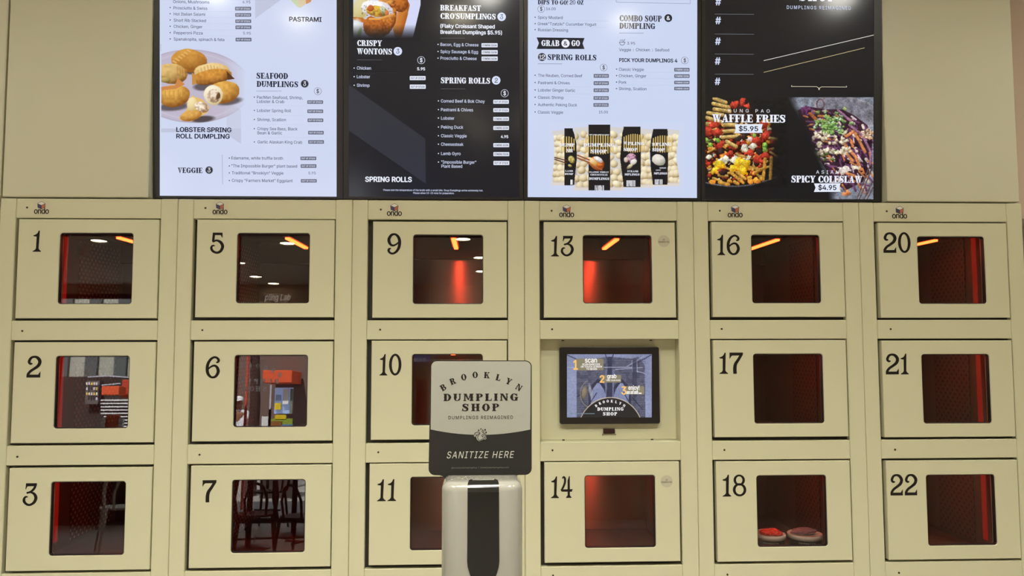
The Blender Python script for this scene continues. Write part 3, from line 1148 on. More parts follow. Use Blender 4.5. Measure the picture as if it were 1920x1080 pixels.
def picture_coleslaw():
    p = Paint(1477, 182.5, 1637.5, 373.5, (26, 26, 28), 1.6, seed=9)
    p.rough = 0.9
    Z = lambda x, y: (1470 + x / 5.142, 170 + y / 5.142)
    r = p.rng
    g = p.noise(9, 3)
    p.mix(np.ones_like(p.X), (132, 138, 152))
    p.a *= (0.86 + .25 * g)[..., None]
    for k in range(140):
        p.blob(r.uniform(1490, 1637), r.uniform(183, 373), .7, .7, 0, (86, 88, 98), (100, 104, 112), op=.7)
    u, v = p.local(*Z(620, 200), 62, 26, 12)
    d = np.sqrt(u * u + v * v)
    p.mix(np.clip(1 - np.abs(d - 1) * 10, 0, 1) * .6, (186, 182, 186))
    p.mix((d < 1) * .45, (120, 110, 118))
    for a in range(12):
        w0, w1 = a / 12 * 6.28, (a + 1) / 12 * 6.28
        p.stroke(*Z(350 + 36 * math.cos(w0), 130 + 48 * math.sin(w0)), *Z(350 + 36 * math.cos(w1), 130 + 48 * math.sin(w1)), 2.6, (110, 84, 92))
    body = [(130, 190), (220, 150), (400, 180), (560, 180), (680, 240), (800, 330), (850, 420), (850, 760), (760, 880), (600, 960), (480, 900), (380, 720), (250, 520), (170, 330)]
    m = p.inside([Z(*q) for q in body])
    p.mix(m, (58, 34, 48))
    for k in range(330):
        x, y = r.uniform(140, 850), r.uniform(170, 940)
        if y < 190 + max(0, (x - 560)) * .5 or x < 150 + max(0, y - 250) * .45:
            continue
        t = r.rand()
        a = r.uniform(.3, 1.4) if x > 450 else r.uniform(-.4, .8)
        L = r.uniform(30, 90)
        e = (x + L * math.cos(a), y + L * math.sin(a))
        if t < .40:
            p.stroke(*Z(x, y), *Z(*e), r.uniform(2, 4.5), (58, 26, 56), (150, 96, 140))
        elif t < .62:
            p.stroke(*Z(x, y), *Z(*e), r.uniform(2, 4), (160, 84, 40), (232, 160, 104))
        elif t < .80:
            p.stroke(*Z(x, y), *Z(x + 30 * math.cos(a), y + 30 * math.sin(a)), r.uniform(3, 6), (160, 140, 130), (242, 232, 220))
        elif t < .88:
            p.stroke(*Z(x, y), *Z(*e), r.uniform(2, 3.5), (200, 176, 190), (236, 216, 226))
        else:
            p.blob(*Z(x, y), 4, 3, r.uniform(-60, 60), (24, 14, 24), (50, 30, 46))
    p.stroke(*Z(240, 210), *Z(330, 300), 6, (150, 76, 34), (224, 140, 84))
    p.stroke(*Z(330, 245), *Z(430, 245), 4, (170, 90, 40), (230, 150, 90))
    for q in ((570, 500, 690, 640), (690, 640, 740, 760), (680, 400, 780, 590), (600, 440, 690, 380), (590, 790, 720, 840), (600, 600, 660, 680)):
        p.stroke(*Z(*q[:2]), *Z(*q[2:]), 5.5, (176, 96, 48), (236, 168, 112))
    for q in ((630, 330, 760, 440), (760, 440, 840, 600), (840, 600, 830, 720), (520, 190, 640, 290)):
        p.stroke(*Z(*q[:2]), *Z(*q[2:]), 4.5, (110, 62, 96), (206, 160, 190))
    p.blob(*Z(215, 185), 9, 8, 0, (44, 16, 44), (120, 64, 110), tex=.8)
    p.blob(*Z(585, 175), 3.5, 3.5, 0, (150, 176, 90), (206, 222, 150))
    for k in range(90):
        x, y = r.normal(470, 75), r.normal(330, 45)
        p.blob(*Z(x, y), r.uniform(2, 5), r.uniform(1.5, 3.5), r.uniform(-80, 80), (50, 92, 36), (170, 206, 120) if r.rand() < .7 else (214, 232, 206), tex=.5, tscale=2)
    for k in range(26):
        x, y = r.normal(340, 60), r.normal(620, 30)
        p.blob(*Z(x, y), r.uniform(2, 5), 2.2, r.uniform(-60, 60), (28, 44, 16), (98, 126, 56))
    for k in range(46):
        x, y = r.uniform(280, 640), r.uniform(400, 620)
        p.blob(*Z(x, y), r.uniform(2.5, 5), r.uniform(2, 3.6), r.uniform(-80, 80), (150, 128, 92), (248, 238, 214))
    p.blob(*Z(570, 770), 11, 7, -20, (196, 176, 166), (240, 230, 222))
    p.blob(*Z(690, 740), 8, 3.5, 20, (200, 180, 150), (246, 238, 216))
    for k in range(18):
        p.blob(*Z(r.uniform(760, 850), r.uniform(380, 460)), 3, 2.2, r.uniform(-60, 60), (150, 110, 80), (236, 214, 180))
    p.blob(*Z(610, 990), 6, 5, 0, (170, 90, 40), (232, 150, 90))
    for q in ((830, 720, 700, 1045), (850, 740, 725, 1045), (845, 890, 770, 1045), (858, 930, 800, 1045)):
        p.stroke(*Z(*q[:2]), *Z(*q[2:]), 2.6, (54, 40, 44), (150, 128, 128))
    p.a *= (.60 + .36 * p.noise(1.6, 8) + .36 * p.noise(7, 21))[..., None]
    # fades to black on the left
    lim = np.interp(p.Y, [182, 200, 215, 240, 270, 300, 330, 373], [1484, 1490, 1500, 1514, 1524, 1538, 1552, 1560])
    p.mix(np.clip((lim - p.X) / 16 + .6, 0, 1), (26, 26, 28))
    return p


def picture_bridge():
    p = Paint(1063, 664.2, 1222, 782.6, (142, 149, 182), 1.5, seed=3)
    Z = lambda x, y: (1010 + x / 5.144, 620 + y / 5.144)
    g = p.noise(40, 2)
    p.a *= (0.9 + .2 * g)[..., None]
    tower = [(365, 380), (380, 300), (640, 255), (730, 255), (905, 270), (960, 250), (1020, 330), (1030, 840), (365, 840)]
    p.mix(p.inside([Z(*q) for q in tower]) * .92, (90, 92, 110))
    # masonry courses
    m = p.inside([Z(*q) for q in tower])
    for k in range(26):
        y = 280 + k * 22
        p.stroke(*Z(370, y), *Z(1028, y - 4), .9, (62, 64, 86), op=.55)
    for k in range(80):
        x, y = p.rng.uniform(370, 1020), p.rng.uniform(280, 830)
        p.blob(*Z(x, y), 3.4, 1.5, 0, (66, 68, 90), (128, 128, 148), op=.55)
    p.mix(m * (p.noise(7, 8) > .62) * .35, (52, 54, 74))
    for side in (-1, 1):
        cx = 685 + side * 112
        arch = [(cx - 68 * 1, 840), (cx - 72, 620), (cx - 50, 560), (cx - 10, 505), (cx + 10, 505), (cx + 50, 560), (cx + 72, 620), (cx + 68, 840)]
        p.poly([Z(q[0] + (0), q[1] - 20) for q in [(cx - 92, 840), (cx - 96, 620), (cx - 62, 545), (cx, 480), (cx + 62, 545), (cx + 96, 620), (cx + 92, 840)]], (58, 58, 78))
        p.poly([Z(*q) for q in arch], (138, 146, 180))
        for k in range(9):
            x = cx - 60 + k * 15
            p.stroke(*Z(x, 560), *Z(x, 840), .7, (96, 102, 140), op=.8)
    p.poly([Z(665, 250), Z(705, 250), Z(712, 840), Z(658, 840)], (60, 62, 84))
    for x in (650, 720):
        p.stroke(*Z(x, 380), *Z(x - 4, 640), 2.0, (120, 126, 164))
    for q in ((640, 226, 672, 300), (720, 226, 694, 300), (275, 235, 420, 300), (1083, 235, 880, 350), (400, 840, 560, 600), (960, 840, 820, 600), (370, 640, 500, 530), (1000, 760, 900, 640)):
        p.stroke(*Z(*q[:2]), *Z(*q[2:]), 1.6, (52, 54, 74))
    for q in ((740, 375, 1000, 355), (850, 345, 1010, 250), (900, 290, 905, 400), (945, 290, 950, 400), (930, 390, 1025, 412), (270, 356, 900, 352)):
        p.stroke(*Z(*q[:2]), *Z(*q[2:]), 1.3, (176, 180, 206), op=.9)
    for k in range(40):
        x = 280 + k * 20
        p.stroke(*Z(x, 228), *Z(x + 4, 290), .7, (104, 110, 148), op=.5)
    p.poly([Z(900, 290), Z(945, 280), Z(945, 640), Z(905, 640)], (58, 60, 80), .6)
    # reflection-like pale outline on the left of the picture
    for a in range(14):
        w0, w1 = 1.5 + a / 14 * 2.9, 1.5 + (a + 1) / 14 * 2.9
        p.stroke(*Z(500 + 100 * math.cos(w0), 610 + 130 * math.sin(w0)), *Z(500 + 100 * math.cos(w1), 610 + 130 * math.sin(w1)), 1.6, (150, 140, 122), op=.7)
    p.blob(*Z(440, 600), 5, 12, 10, (104, 90, 66), (170, 152, 116), soft=.6, op=.8)
    p.blob(*Z(500, 590), 3, 14, -10, (150, 150, 160), (200, 204, 214), soft=.6, op=.6)
    # dark hill at the foot with a pale edge
    u, v = p.local(*Z(692, 985), 61.5, 66, 0)
    d = np.sqrt(u * u + v * v)
    p.mix(np.clip((1 - d) * 60, 0, 1), (44, 42, 42))
    p.mix(np.clip(1.2 - np.abs(d - 1) * 64, 0, 1), (214, 196, 172))
    p.stroke(*Z(295, 800), *Z(535, 800), 1.4, (120, 140, 156))
    p.a *= (0.94 + .12 * p.noise(2, 6))[..., None]
    return p


# ------------------------------------------------------------------ the room
ROOM = dict(x0=-5.0, x1=6.5, y0=-8.0, y1=0.95)
FLOORM = mat('grey_floor_tile', (200, 194, 184), rough=0.5)
CEILM = mat('ceiling_paint', (214, 206, 190), rough=0.9)
WALLM = mat('wall_paint_grey', (150, 140, 128), rough=0.85)
DARKW = mat('dark_wall_paint', (206, 186, 164), rough=0.8)
FRAMEM = mat('bronze_window_frame', (48, 40, 36), rough=0.4, metal=0.3)


def struct(name, mb, m):
    o = mb.build(name, m)
    return tag(o, kind='structure')


R = ROOM
struct('floor', MB().box(R['x0'], R['x1'], R['y0'], R['y1'], -0.1, 0.0), FLOORM)
struct('ceiling', MB().box(R['x0'], R['x1'], R['y0'] - .2, R['y1'] + .1, CEIL, CEIL + .1), CEILM)
struct('wall_front', MB().box(-5.0, 6.5, 0.85, 0.95, 0, CEIL).box(-5.0, -.07, .30, .86, 0, CEIL).box(3.075, 6.5, .30, .86, 0, CEIL), WALLM)
struct('trim_1', MB().box(-0.6, 3.6, 0.16, 0.30, 2.0, CEIL), DARKW)
struct('wall_left', MB().box(R['x0'] - .15, R['x0'], R['y0'], R['y1'], 0, CEIL), WALLM)
struct('wall_right', MB().box(R['x1'], R['x1'] + .15, R['y0'], R['y1'], 0, CEIL), DARKW)
# back wall with two storefront bays (seen only as reflections in the locker windows)
BAYS = [(-4.6, -2.55, 2.98), (-2.35, -0.15, 2.72)]
Y0 = R['y0']
wb = MB().box(R['x0'], BAYS[0][0], Y0 - .15, Y0, 0, CEIL).box(BAYS[0][1], BAYS[1][0], Y0 - .15, Y0, 0, CEIL).box(BAYS[1][1], R['x1'], Y0 - .15, Y0, 0, CEIL)
for (xa, xb, h) in BAYS:
    wb.box(xa, xb, Y0 - .15, Y0, h, CEIL)
struct('wall_back', wb, DARKW)
for k, (xa, xb, h) in enumerate(BAYS):
    fr_ = MB()
    for x in (xa, xa + (.72 if k else .76) * (xb - xa), xb - .05):
        fr_.box(x, x + .05, Y0 - .11, Y0 - .04, 0, h)
    fr_.box(xa, xb, Y0 - .11, Y0 - .04, 0, .06).box(xa, xb, Y0 - .11, Y0 - .04, h - .06, h)
    wnd = struct('window_%d' % (k + 1), fr_, FRAMEM)
    MB().poly([(xa, Y0 - .075, .03), (xb, Y0 - .075, .03), (xb, Y0 - .075, h - .03), (xa, Y0 - .075, h - .03)]).build('glass', SHOPGLASS, wnd)

# cladding panels beside the menu displays
for i, (x0, x1, lab) in enumerate(((-0.052, 0.3735, 'plain cream cladding panel left of the white menu display with the dumpling plate'),
                                   (2.632, 3.053, 'plain cream cladding panel right of the black display with the coleslaw picture'),
                                   (-0.62, -0.058, 'sliver of a second cream panel at the far left edge, above the lockers'))):
    o = MB().box(x0, x1, -0.004, 0.15, 2.0265, CEIL - .02, c=.0025).build('cladding_panel', CREAMW, loc=((x0 + x1) / 2, .07, 2.0265))
    tag(o, lab, 'panel', 'cream cladding panels above the lockers')

# ------------------------------------------------------------------ lockers
ROWS = [(1.963, 1.659), (1.600, 1.294), (1.236, 0.929)]      # opening top, bottom
PITCH_X = 0.52
LED_W = 0.13
DOOR = {
    (0, 0): ((34.3, 411), (299, 411.3), (29, 596.7), (294, 597)), (1, 0): ((370, 411.7), (629, 412.3), (365, 595), (625.7, 595)),
    (2, 0): ((699, 415.7), (950, 415.7), (698.3, 596), (950.7, 595.7)), (3, 0): ((1019, 416.7), (1265.7, 416.7), (1020.7, 596), (1267.7, 595)),
    (4, 0): ((1334, 416.7), (1580, 416.7), (1337.3, 594.3), (1585.7, 594.3)), (5, 0): ((1646.7, 417.7), (1886.7, 418.7), (1651.7, 596), (1895, 595.7)),
    (0, 1): ((26, 642), (291.7, 641), (20, 832.3), (287.3, 828.7)), (1, 1): ((363.3, 640.7), (625, 640), (360, 828.3), (623.3, 826)),
    (2, 1): ((696.7, 639.3), (950, 638), (695, 824.3), (951, 824)), (4, 1): ((1336.7, 638), (1585.7, 637.3), (1340.7, 819.3), (1591.7, 819.3)),
    (5, 1): ((1653.3, 638.3), (1896.7, 638.3), (1659, 819.5), (1905, 819.3)),
    (0, 2): ((16, 879.3), (286, 875), (11, 1072.3), (281, 1067.3)), (1, 2): ((357.3, 874), (621.7, 871), (354, 1065.7), (618.3, 1062.7)),
    (2, 2): ((693.3, 870), (952, 868), (690.7, 1059.3), (953, 1058)), (3, 2): ((1020, 865.7), (1272.3, 864), (1022.3, 1055.7), (1277.3, 1052.3)),
    (4, 2): ((1341.7, 865), (1593.3, 864.3), (1346.7, 1052.7), (1599, 1051.7)), (5, 2): ((1661, 864), (1906.7, 862.7), (1667.7, 1049.3), (1916, 1048.3))}
WIN = {
    (0, 0): ((111.7, 436.7), (249.3, 436.7), (108.3, 570), (246.7, 570)), (1, 0): ((445, 437), (581, 437), (442, 568.7), (579, 568.7)),
    (2, 0): ((774.3, 439.7), (905.7, 440.3), (774.3, 570), (906, 570)), (3, 0): ((1092.3, 441), (1221.7, 441), (1094, 569.3), (1223.3, 568.7)),
    (4, 0): ((1408.7, 440.3), (1536.7, 440.3), (1410.7, 568.7), (1540, 568.3)), (5, 0): ((1720, 442.7), (1845.7, 444), (1724, 569.7), (1850, 569.7)),
    (0, 1): ((104.8, 667.6), (242.2, 667.1), (99.6, 803.8), (239.9, 803)), (1, 1): ((439.3, 665.8), (577, 665.3), (437.5, 801), (575.2, 800.6)),
    (2, 1): ((772.5, 663.9), (905, 663.9), (771.8, 797.5), (905.5, 797.3)), (4, 1): ((1412.3, 663.3), (1542.7, 663.3), (1415, 794), (1546, 794)),
    (5, 1): ((1727.7, 664), (1855, 664), (1732.7, 794), (1860, 794)),
    (0, 2): ((95, 904.3), (235.7, 901.7), (91.3, 1043.3), (231.7, 1040)), (1, 2): ((435, 900.7), (572.7, 898), (432.3, 1037.7), (570.7, 1035.7)),
    (2, 2): ((770, 895), (904, 893), (767.7, 1032), (904, 1031)), (3, 2): ((1095.3, 891.7), (1227.3, 891), (1098, 1028.3), (1231, 1026)),
    (4, 2): ((1418, 891.3), (1549, 890.7), (1421.7, 1026), (1552.7, 1024.3)), (5, 2): ((1736, 890.7), (1865, 889.3), (1741.7, 1023.3), (1870.7, 1022.3))}
NUMS = {
    (0, 0): ('1', 61.2, 77, 472, 40), (1, 0): ('5', 393.7, 420, 475.7, 39.7), (2, 0): ('9', 726, 752, 477.4, 40.2), (3, 0): ('13', 1033, 1076, 480.8, 38.8),
    (4, 0): ('16', 1344.8, 1387.4, 478.4, 38.6), (5, 0): ('20', 1656.4, 1708, 474, 38.6), (0, 1): ('2', 49.6, 77, 707.9, 41), (1, 1): ('6', 385.2, 411.9, 709.6, 41.8),
    (2, 1): ('10', 711.5, 752.6, 704, 40.5), (4, 1): ('17', 1348.9, 1393.9, 701, 40), (5, 1): ('21', 1660.9, 1704, 702, 39.2), (0, 2): ('3', 42, 69.8, 949, 43),
    (1, 2): ('7', 379, 405.2, 942, 41.8), (2, 2): ('11', 707, 742.8, 939.7, 41.5), (3, 2): ('14', 1033.2, 1074, 933.9, 41), (4, 2): ('18', 1355, 1399.5, 931, 41.2),
    (5, 2): ('22', 1669.6, 1721, 929, 40.2)}
LOGO = [(77.6, 385.0), (412.3, 385.8), (739.3, 388.8), (1062.3, 391.2), (1378.3, 391.6), (1686.7, 393.8)]
DOTS = {0: [(50.7, 389), (41.7, 620.5), (32.3, 856.5)], 1: [(385, 390), (379.3, 619), (374, 852.5)], 2: [(714, 392.7), (712.7, 618), (709.3, 848)],
        3: [(1034.3, 395), (1035.3, 617.3), (1036, 844.3), (1037, 1079)], 4: [(1349.7, 395), (1353.3, 616.7), (1358.3, 843.7), (1364, 1077.3)],
        5: [(1662.7, 396), (1670, 617), (1678.3, 843), (1685.7, 1074)]}
WALLF = vertical(0.0)
YD = -0.004
DOORF = vertical(YD)
EPS = math.radians(2.7)


def box_of(c, fr):
    q = [fr.uv(*p) for p in c]
    return (q[0][0] + q[2][0]) / 2, (q[1][0] + q[3][0]) / 2, (q[2][1] + q[3][1]) / 2, (q[0][1] + q[1][1]) / 2


def round_ring(x0, x1, z0, z1, r, k=5):
    pts = []
    for cx, cz, a in ((x1 - r, z1 - r, 0), (x0 + r, z1 - r, 90), (x0 + r, z0 + r, 180), (x1 - r, z0 + r, 270)):
        for j in range(k + 1):
            w = math.radians(a + 90 * j / k)
            pts.append((cx + r * math.cos(w), cz + r * math.sin(w)))
    return pts


def door_slab(x0, x1, z0, z1, h, r=0.0085):
    """door leaf with a rounded window hole; edges and hole rim are chamfered"""
    yf, yb, c, k = YD, YD + .022, .0016, 5
    mb = MB()
    hole = lambda g: round_ring(h[0] + g, h[1] - g, h[2] + g, h[3] - g, r - g, k)
    H1, H2 = hole(-c), hole(0)
    corners = lambda g: [(x1 - g, z1 - g), (x0 + g, z1 - g), (x0 + g, z0 + g), (x1 - g, z0 + g)]
    O2, O1 = corners(c), corners(0)
    n = len(H1)

    def plate(H, O, y):
        for i in range(n):
            j = (i + 1) % n
            a, b = O[i // (k + 1)], O[j // (k + 1)]
            if a == b:
                mb.poly([(H[i][0], y, H[i][1]), (H[j][0], y, H[j][1]), (a[0], y, a[1])])
            else:
                mb.poly([(H[i][0], y, H[i][1]), (H[j][0], y, H[j][1]), (b[0], y, b[1]), (a[0], y, a[1])])

    def band(A, ya, B, yb_):
        m = len(A)
        for i in range(m):
            j = (i + 1) % m
            mb.poly([(A[i][0], ya, A[i][1]), (A[j][0], ya, A[j][1]), (B[j][0], yb_, B[j][1]), (B[i][0], yb_, B[i][1])])

    plate(H1, O2, yf)
    band(H1, yf, H2, yf + c)
    band(H2, yf + c, H2, yb)
    band(O2, yf, O1, yf + c)
    band(O1, yf + c, O1, yb)
    plate(H2, O1, yb)
    return mb


def make_cabinet(i):
    X0 = PITCH_X * i
    words = ['doors 1, 2 and 3, under the left cladding panel', 'doors 5, 6 and 7',
             'doors 9, 10 and 11, behind the hand sanitizer stand', 'doors 13 and 14 and the touch screen between them',
             'doors 16, 17 and 18, soup cups in the lowest', 'doors 20, 21 and 22, under the right cladding panel']
    root = thing('locker_cabinet', (X0 + .2, 0, 0), 'cream steel pickup locker column with ' + words[i], 'locker', 'cream pickup locker columns')
    L, Rr = X0 - .0575, X0 + .4615
    MB().box(L, X0 - .0118, 0, .05, .08, 2.023, c=.002).build('stile', CREAM, root)
    MB().box(X0 + .4118, Rr, 0, .05, .08, 2.023, c=.002).build('stile', CREAM, root)
    MB().box(L + .004, L + .006, .05, .72, .08, 2.02).box(Rr - .006, Rr - .004, .05, .72, .08, 2.02).box(L + .004, Rr - .004, .05, .72, 2.012, 2.018).build('outer_shell', CREAM, root)
    MB().box(L + .01, Rr - .01, .03, .62, 0, .08).build('plinth', BLACK, root)
    MB().box(X0 - .008, X0 + .408, .003, .02, .12, .862, c=.0016).build('lower_panel', CREAM, root)
    zr = [(1.9635, 2.0225), (1.6005, 1.6585), (1.2365, 1.2935), (0.870, 0.9285), (.085, .115)]
    rails = []
    for k, (a, b) in enumerate(zr):
        rl = MB().box(X0 - .0114, X0 + .4114, .0006, .05, a, b, c=.0016).build('rail', CREAM, root)
        rails.append(rl)
    for k, (px, py) in enumerate(DOTS[i]):
        u, v = WALLF.uv(px, py)
        s = MB()
        s.cyl((u, .0012, v), (u, -.0012, v), .0030, .0026, n=14)
        s.build('screw', SCREWM, rails[k])
    # brand sticker on the top rail
    px, py = LOGO[i]
    lg = MB()
    h = -.0004
    fr = Frame((0, h, 0), (1, 0, 0), (0, 0, 1))
    pix_round(lg, fr, px - 14.5, py - 8, px + 15.5, py + 17, 1, 0, 0)
    C = (px + .1, py - .4)
    top, bl, br = (px + .4, py - 6.9), (px - 6.2, py + 3.9), (px + 6.4, py + 3.9)
    tl, tr, bt = (px - 6.6, py - 3.4), (px + 6.8, py - 3.4), (px + .2, py + 6.8)
    pix_poly(lg, fr, [(top[0], top[1] - .8), (tr[0] + .8, tr[1] - .3), (br[0] + .8, br[1] + .4), (bt[0], bt[1] + .8), (bl[0] - .8, bl[1] + .4), (tl[0] - .8, tl[1] - .3)], .0002, 1)
    pix_poly(lg, fr, [top, tr, C, tl], .0004, 2)
    pix_poly(lg, fr, [(tl[0], tl[1] + .6), (C[0] - .4, C[1] + .8), (bt[0] - .4, bt[1]), bl], .0004, 3)
    pix_poly(lg, fr, [(tr[0], tr[1] + .6), (C[0] + .4, C[1] + .8), (bt[0] + .4, bt[1]), br], .0004, 4)
    fit_text(lg, fr, sans('ondo', bold=.028, spacing=.93, solid=True), px - 13.9, px + 14.2, py + 15.6, 10.6, .0004, 5)
    lg.build('logo_sticker', [mat('sticker_film', (206, 200, 170), rough=.3), mat('logo_outline', (70, 62, 60), rough=.5), mat('logo_white', (222, 218, 206), rough=.5),
                              mat('logo_blue', (58, 58, 92), rough=.5), mat('logo_orange', (178, 98, 66), rough=.5), NUMB], rails[0])
    # compartments and doors
    for j, (zt, zb) in enumerate(ROWS):
        xa, xb = X0 - .0085, X0 + .4085
        if (i, j) == (3, 1):
            yb = .045
            rc = MB()
            o = [(X0 - .0112, zb + .0003), (X0 + .4112, zb + .0003), (X0 + .4112, zt - .0003), (X0 - .0112, zt - .0003)]
            for k in range(4):
                a, b = o[k], o[(k + 1) % 4]
                rc.poly([(a[0], .0502, a[1]), (b[0], .0502, b[1]), (b[0], yb + .012, b[1]), (a[0], yb + .012, a[1])])
            rc.box(o[0][0], o[1][0], yb, yb + .01, o[0][1], o[2][1])
            rc.build('recess', CREAM, root)
            ins = MB()
            for x, z in ((X0 + .06, zt - .003), (X0 + .33, zt - .003), (X0 + .06, zb + .003), (X0 + .33, zb + .003)):
                ins.cyl((x, .022, z + .0015), (x, .022, z - .0015), .004, n=10)
            ins.build('recess_screws', SCREWM, root)
            continue
        hx = box_of(WIN[i, j], DOORF)
        dx = box_of(DOOR[i, j], DOORF)
        x0, x1 = max(dx[0], X0 - .0095), min(dx[1], X0 + .4095)
        z0, z1 = max(dx[2], zb + .002), min(dx[3], zt - .002)
        # compartment behind the door
        D = .50 if i in (2, 3) else .69
        cp = MB()
        cz0, cz1 = zb - .012, zt + .008
        cp.poly([(xa, .05, cz0), (xb, .05, cz0), (xb, D, cz0), (xa, D, cz0)])
        cp.poly([(xa, .05, cz1), (xb, .05, cz1), (xb, D, cz1), (xa, D, cz1)])
        cp.poly([(xa, .05, cz0), (xa, D, cz0), (xa, D, cz1), (xa, .05, cz1)])
        cp.poly([(xb, .05, cz0), (xb, D, cz0), (xb, D, cz1), (xb, .05, cz1)])
        ho, hi = (xa - .02, xb + .02, cz0 - .02, cz1 + .02), (hx[0] - .012, hx[1] + .012, hx[2] - .012, hx[3] + .012)
        # dark frame added for the shade in the door gap, also stops light leaks
        gap_frame = MB()
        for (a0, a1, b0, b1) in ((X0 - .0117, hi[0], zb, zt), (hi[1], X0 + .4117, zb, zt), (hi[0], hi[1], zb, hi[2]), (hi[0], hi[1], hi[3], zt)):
            gap_frame.box(a0, a1, .0195, .026, b0, b1)
        comp = cp.build('compartment', INNER, root)
        gap_frame.build('gap_shade_frame', GAPM, comp)
        bp = MB()
        bp.poly([(xa, D - .001, cz0), (xb, D - .001, cz0), (xb, D - .001, cz1 - .075), (xa, D - .001, cz1 - .075)])
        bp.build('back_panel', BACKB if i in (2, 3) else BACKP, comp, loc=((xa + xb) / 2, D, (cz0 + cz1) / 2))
        MB().box(xa, xb, D - .03, D - .002, cz1 - .078, cz1, c=.002).build('back_rail', INNER, comp)
        bx = X0 + .243
        MB().box(bx - .007, bx + .007, .10, .36, zt - .048, zt - .042, c=.001).build('light_bar', LED, comp)
        MB().box(bx - .012, bx + .012, .09, .37, zt - .0415, cz1).build('light_bar_mount', INNER, comp)
        al = bpy.data.lights.new('light_bar_glow', 'AREA')
        al.shape, al.size, al.size_y, al.energy, al.color = 'RECTANGLE', .014, .26, LED_W, (1.0, .085, .05)
        ao = bpy.data.objects.new('light_bar_glow', al)
        COL.objects.link(ao)
        ao.parent = comp
        ao.location = world_of(comp).inverted() @ Vector((bx, .23, zt - .0495))
        for sx, sy in ((xa + .001, .262), (xb - .003, .150)):  # emissive strips put where the jambs catch the bar's light
            MB().box(sx, sx + .002, sy, sy + .022, zb + .02, zt - .02).build('jamb_glint_strip', GLINT, comp)
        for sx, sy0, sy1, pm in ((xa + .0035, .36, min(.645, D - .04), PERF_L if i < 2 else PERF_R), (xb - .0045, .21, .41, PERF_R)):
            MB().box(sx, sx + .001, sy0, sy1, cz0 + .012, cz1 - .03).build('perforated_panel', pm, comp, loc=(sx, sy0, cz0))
        if i == 0 and j < 2:
            MB().box(xa + .005, xa + .03, .335, .38, zt - .075, zt - .03, c=.002).build('junction_box', INNER, comp)
        # door
        d = door_slab(x0, x1, z0, z1, hx).build('door', CREAM, root)
        g = MB()
        A, B = round_ring(hx[0] - .0003, hx[1] + .0003, hx[2] - .0003, hx[3] + .0003, .0088), round_ring(hx[0] + .0021, hx[1] - .0021, hx[2] + .0021, hx[3] - .0021, .0064)
        n = len(A)
        for q in range(n):
            t = (q + 1) % n
            g.poly([(A[q][0], YD + .003, A[q][1]), (A[t][0], YD + .003, A[t][1]), (B[t][0], YD + .0036, B[t][1]), (B[q][0], YD + .0036, B[q][1])])
            g.poly([(B[q][0], YD + .0036, B[q][1]), (B[t][0], YD + .0036, B[t][1]), (B[t][0], YD + .016, B[t][1]), (B[q][0], YD + .016, B[q][1])])
        g.build('window_gasket', GASK, d)
        pn = MB()
        zc = (hx[2] + hx[3]) / 2
        H = (hx[3] - hx[2]) / 2 + .003
        for yo, sgn in ((YD + .0150, 1), (YD + .0190, -1)):
            P = [(hx[0] - .003, yo - H * math.sin(EPS), zc - H), (hx[1] + .003, yo - H * math.sin(EPS), zc - H), (hx[1] + .003, yo + H * math.sin(EPS), zc + H), (hx[0] - .003, yo + H * math.sin(EPS), zc + H)]
            pn.poly(P if sgn > 0 else P[::-1])
        pn.build('window_pane', PANE, d)
        t, nx0, nx1, yb_, cap = NUMS[i, j]
        nm = MB()
        fit_text(nm, DOORF, numerals(t), nx0, nx1, yb_, cap, .0004, 0)
        nm.build('number', NUMB, d)
        if i == 3:
            cx, cy = ((1244.6, 452.2), None, (1249.9, 902.5))[j]
            st = MB()
            pix_disc(st, DOORF, cx, cy, 11.2, .0003, 0)
            fit_text(st, DOORF, sans('UV', bold=.03, solid=True), cx - 2.0, cx + 2.0, cy - 1.4, 2.9, .0006, 1)
            fit_text(st, DOORF, sans('DISINFECTED', bold=.03, solid=True), cx - 10, cx + 10.2, cy + 2.9, 2.7, .0006, 1)
            st.build('round_sticker', [mat('sticker_grey', (190, 184, 158), rough=.4), mat('sticker_ink', (96, 84, 70), rough=.6)], d)
    return root


for i in range(6):
    make_cabinet(i)

# ------------------------------------------------------------------ touch screen terminal and scanner in the recess
TABF = vertical(.025)
tc = [TABF.uv(*q) for q in ((1048.3, 651.1), (1235.5, 650.5), (1050.4, 796.5), (1237.8, 793.4))]
tx0, tx1, tz0, tz1 = (tc[0][0] + tc[2][0]) / 2, (tc[1][0] + tc[3][0]) / 2, (tc[2][1] + tc[3][1]) / 2, (tc[0][1] + tc[1][1]) / 2
term = thing('touch_screen_terminal', ((tx0 + tx1) / 2, .025, tz0), 'black bezelled touch screen with bridge picture set in the recess above door 14', 'touch screen')
bmx = bmesh.new()
bmesh.ops.create_cube(bmx, size=1.0)
for q in bmx.verts:
    q.co = Vector(((tx0 + tx1) / 2 + q.co.x * (tx1 - tx0), .0347 + q.co.y * .0194, (tz0 + tz1) / 2 + q.co.z * (tz1 - tz0)))
bmesh.ops.bevel(bmx, geom=[e for e in bmx.edges if abs(e.verts[0].co.y - e.verts[1].co.y) > .01], offset=.006, segments=4, affect='EDGES', profile=.5)
bmesh.ops.bevel(bmx, geom=[e for e in bmx.edges if all(v.co.y < .03 for v in e.verts)], offset=.0012, segments=2, affect='EDGES', profile=.5)
MB().bm(bmx).build('casing', mat('terminal_black', (30, 28, 26), rough=.25), term)
bmx.free()
sp = picture_bridge()
scn = sp.mesh(TABF, 'screen', term, .0004)
TW, TO, TT = scr((252, 250, 250)), scr((250, 196, 112)), scr((140, 132, 108))
Z = lambda x, y: (1010 + x / 5.144, 620 + y / 5.144)
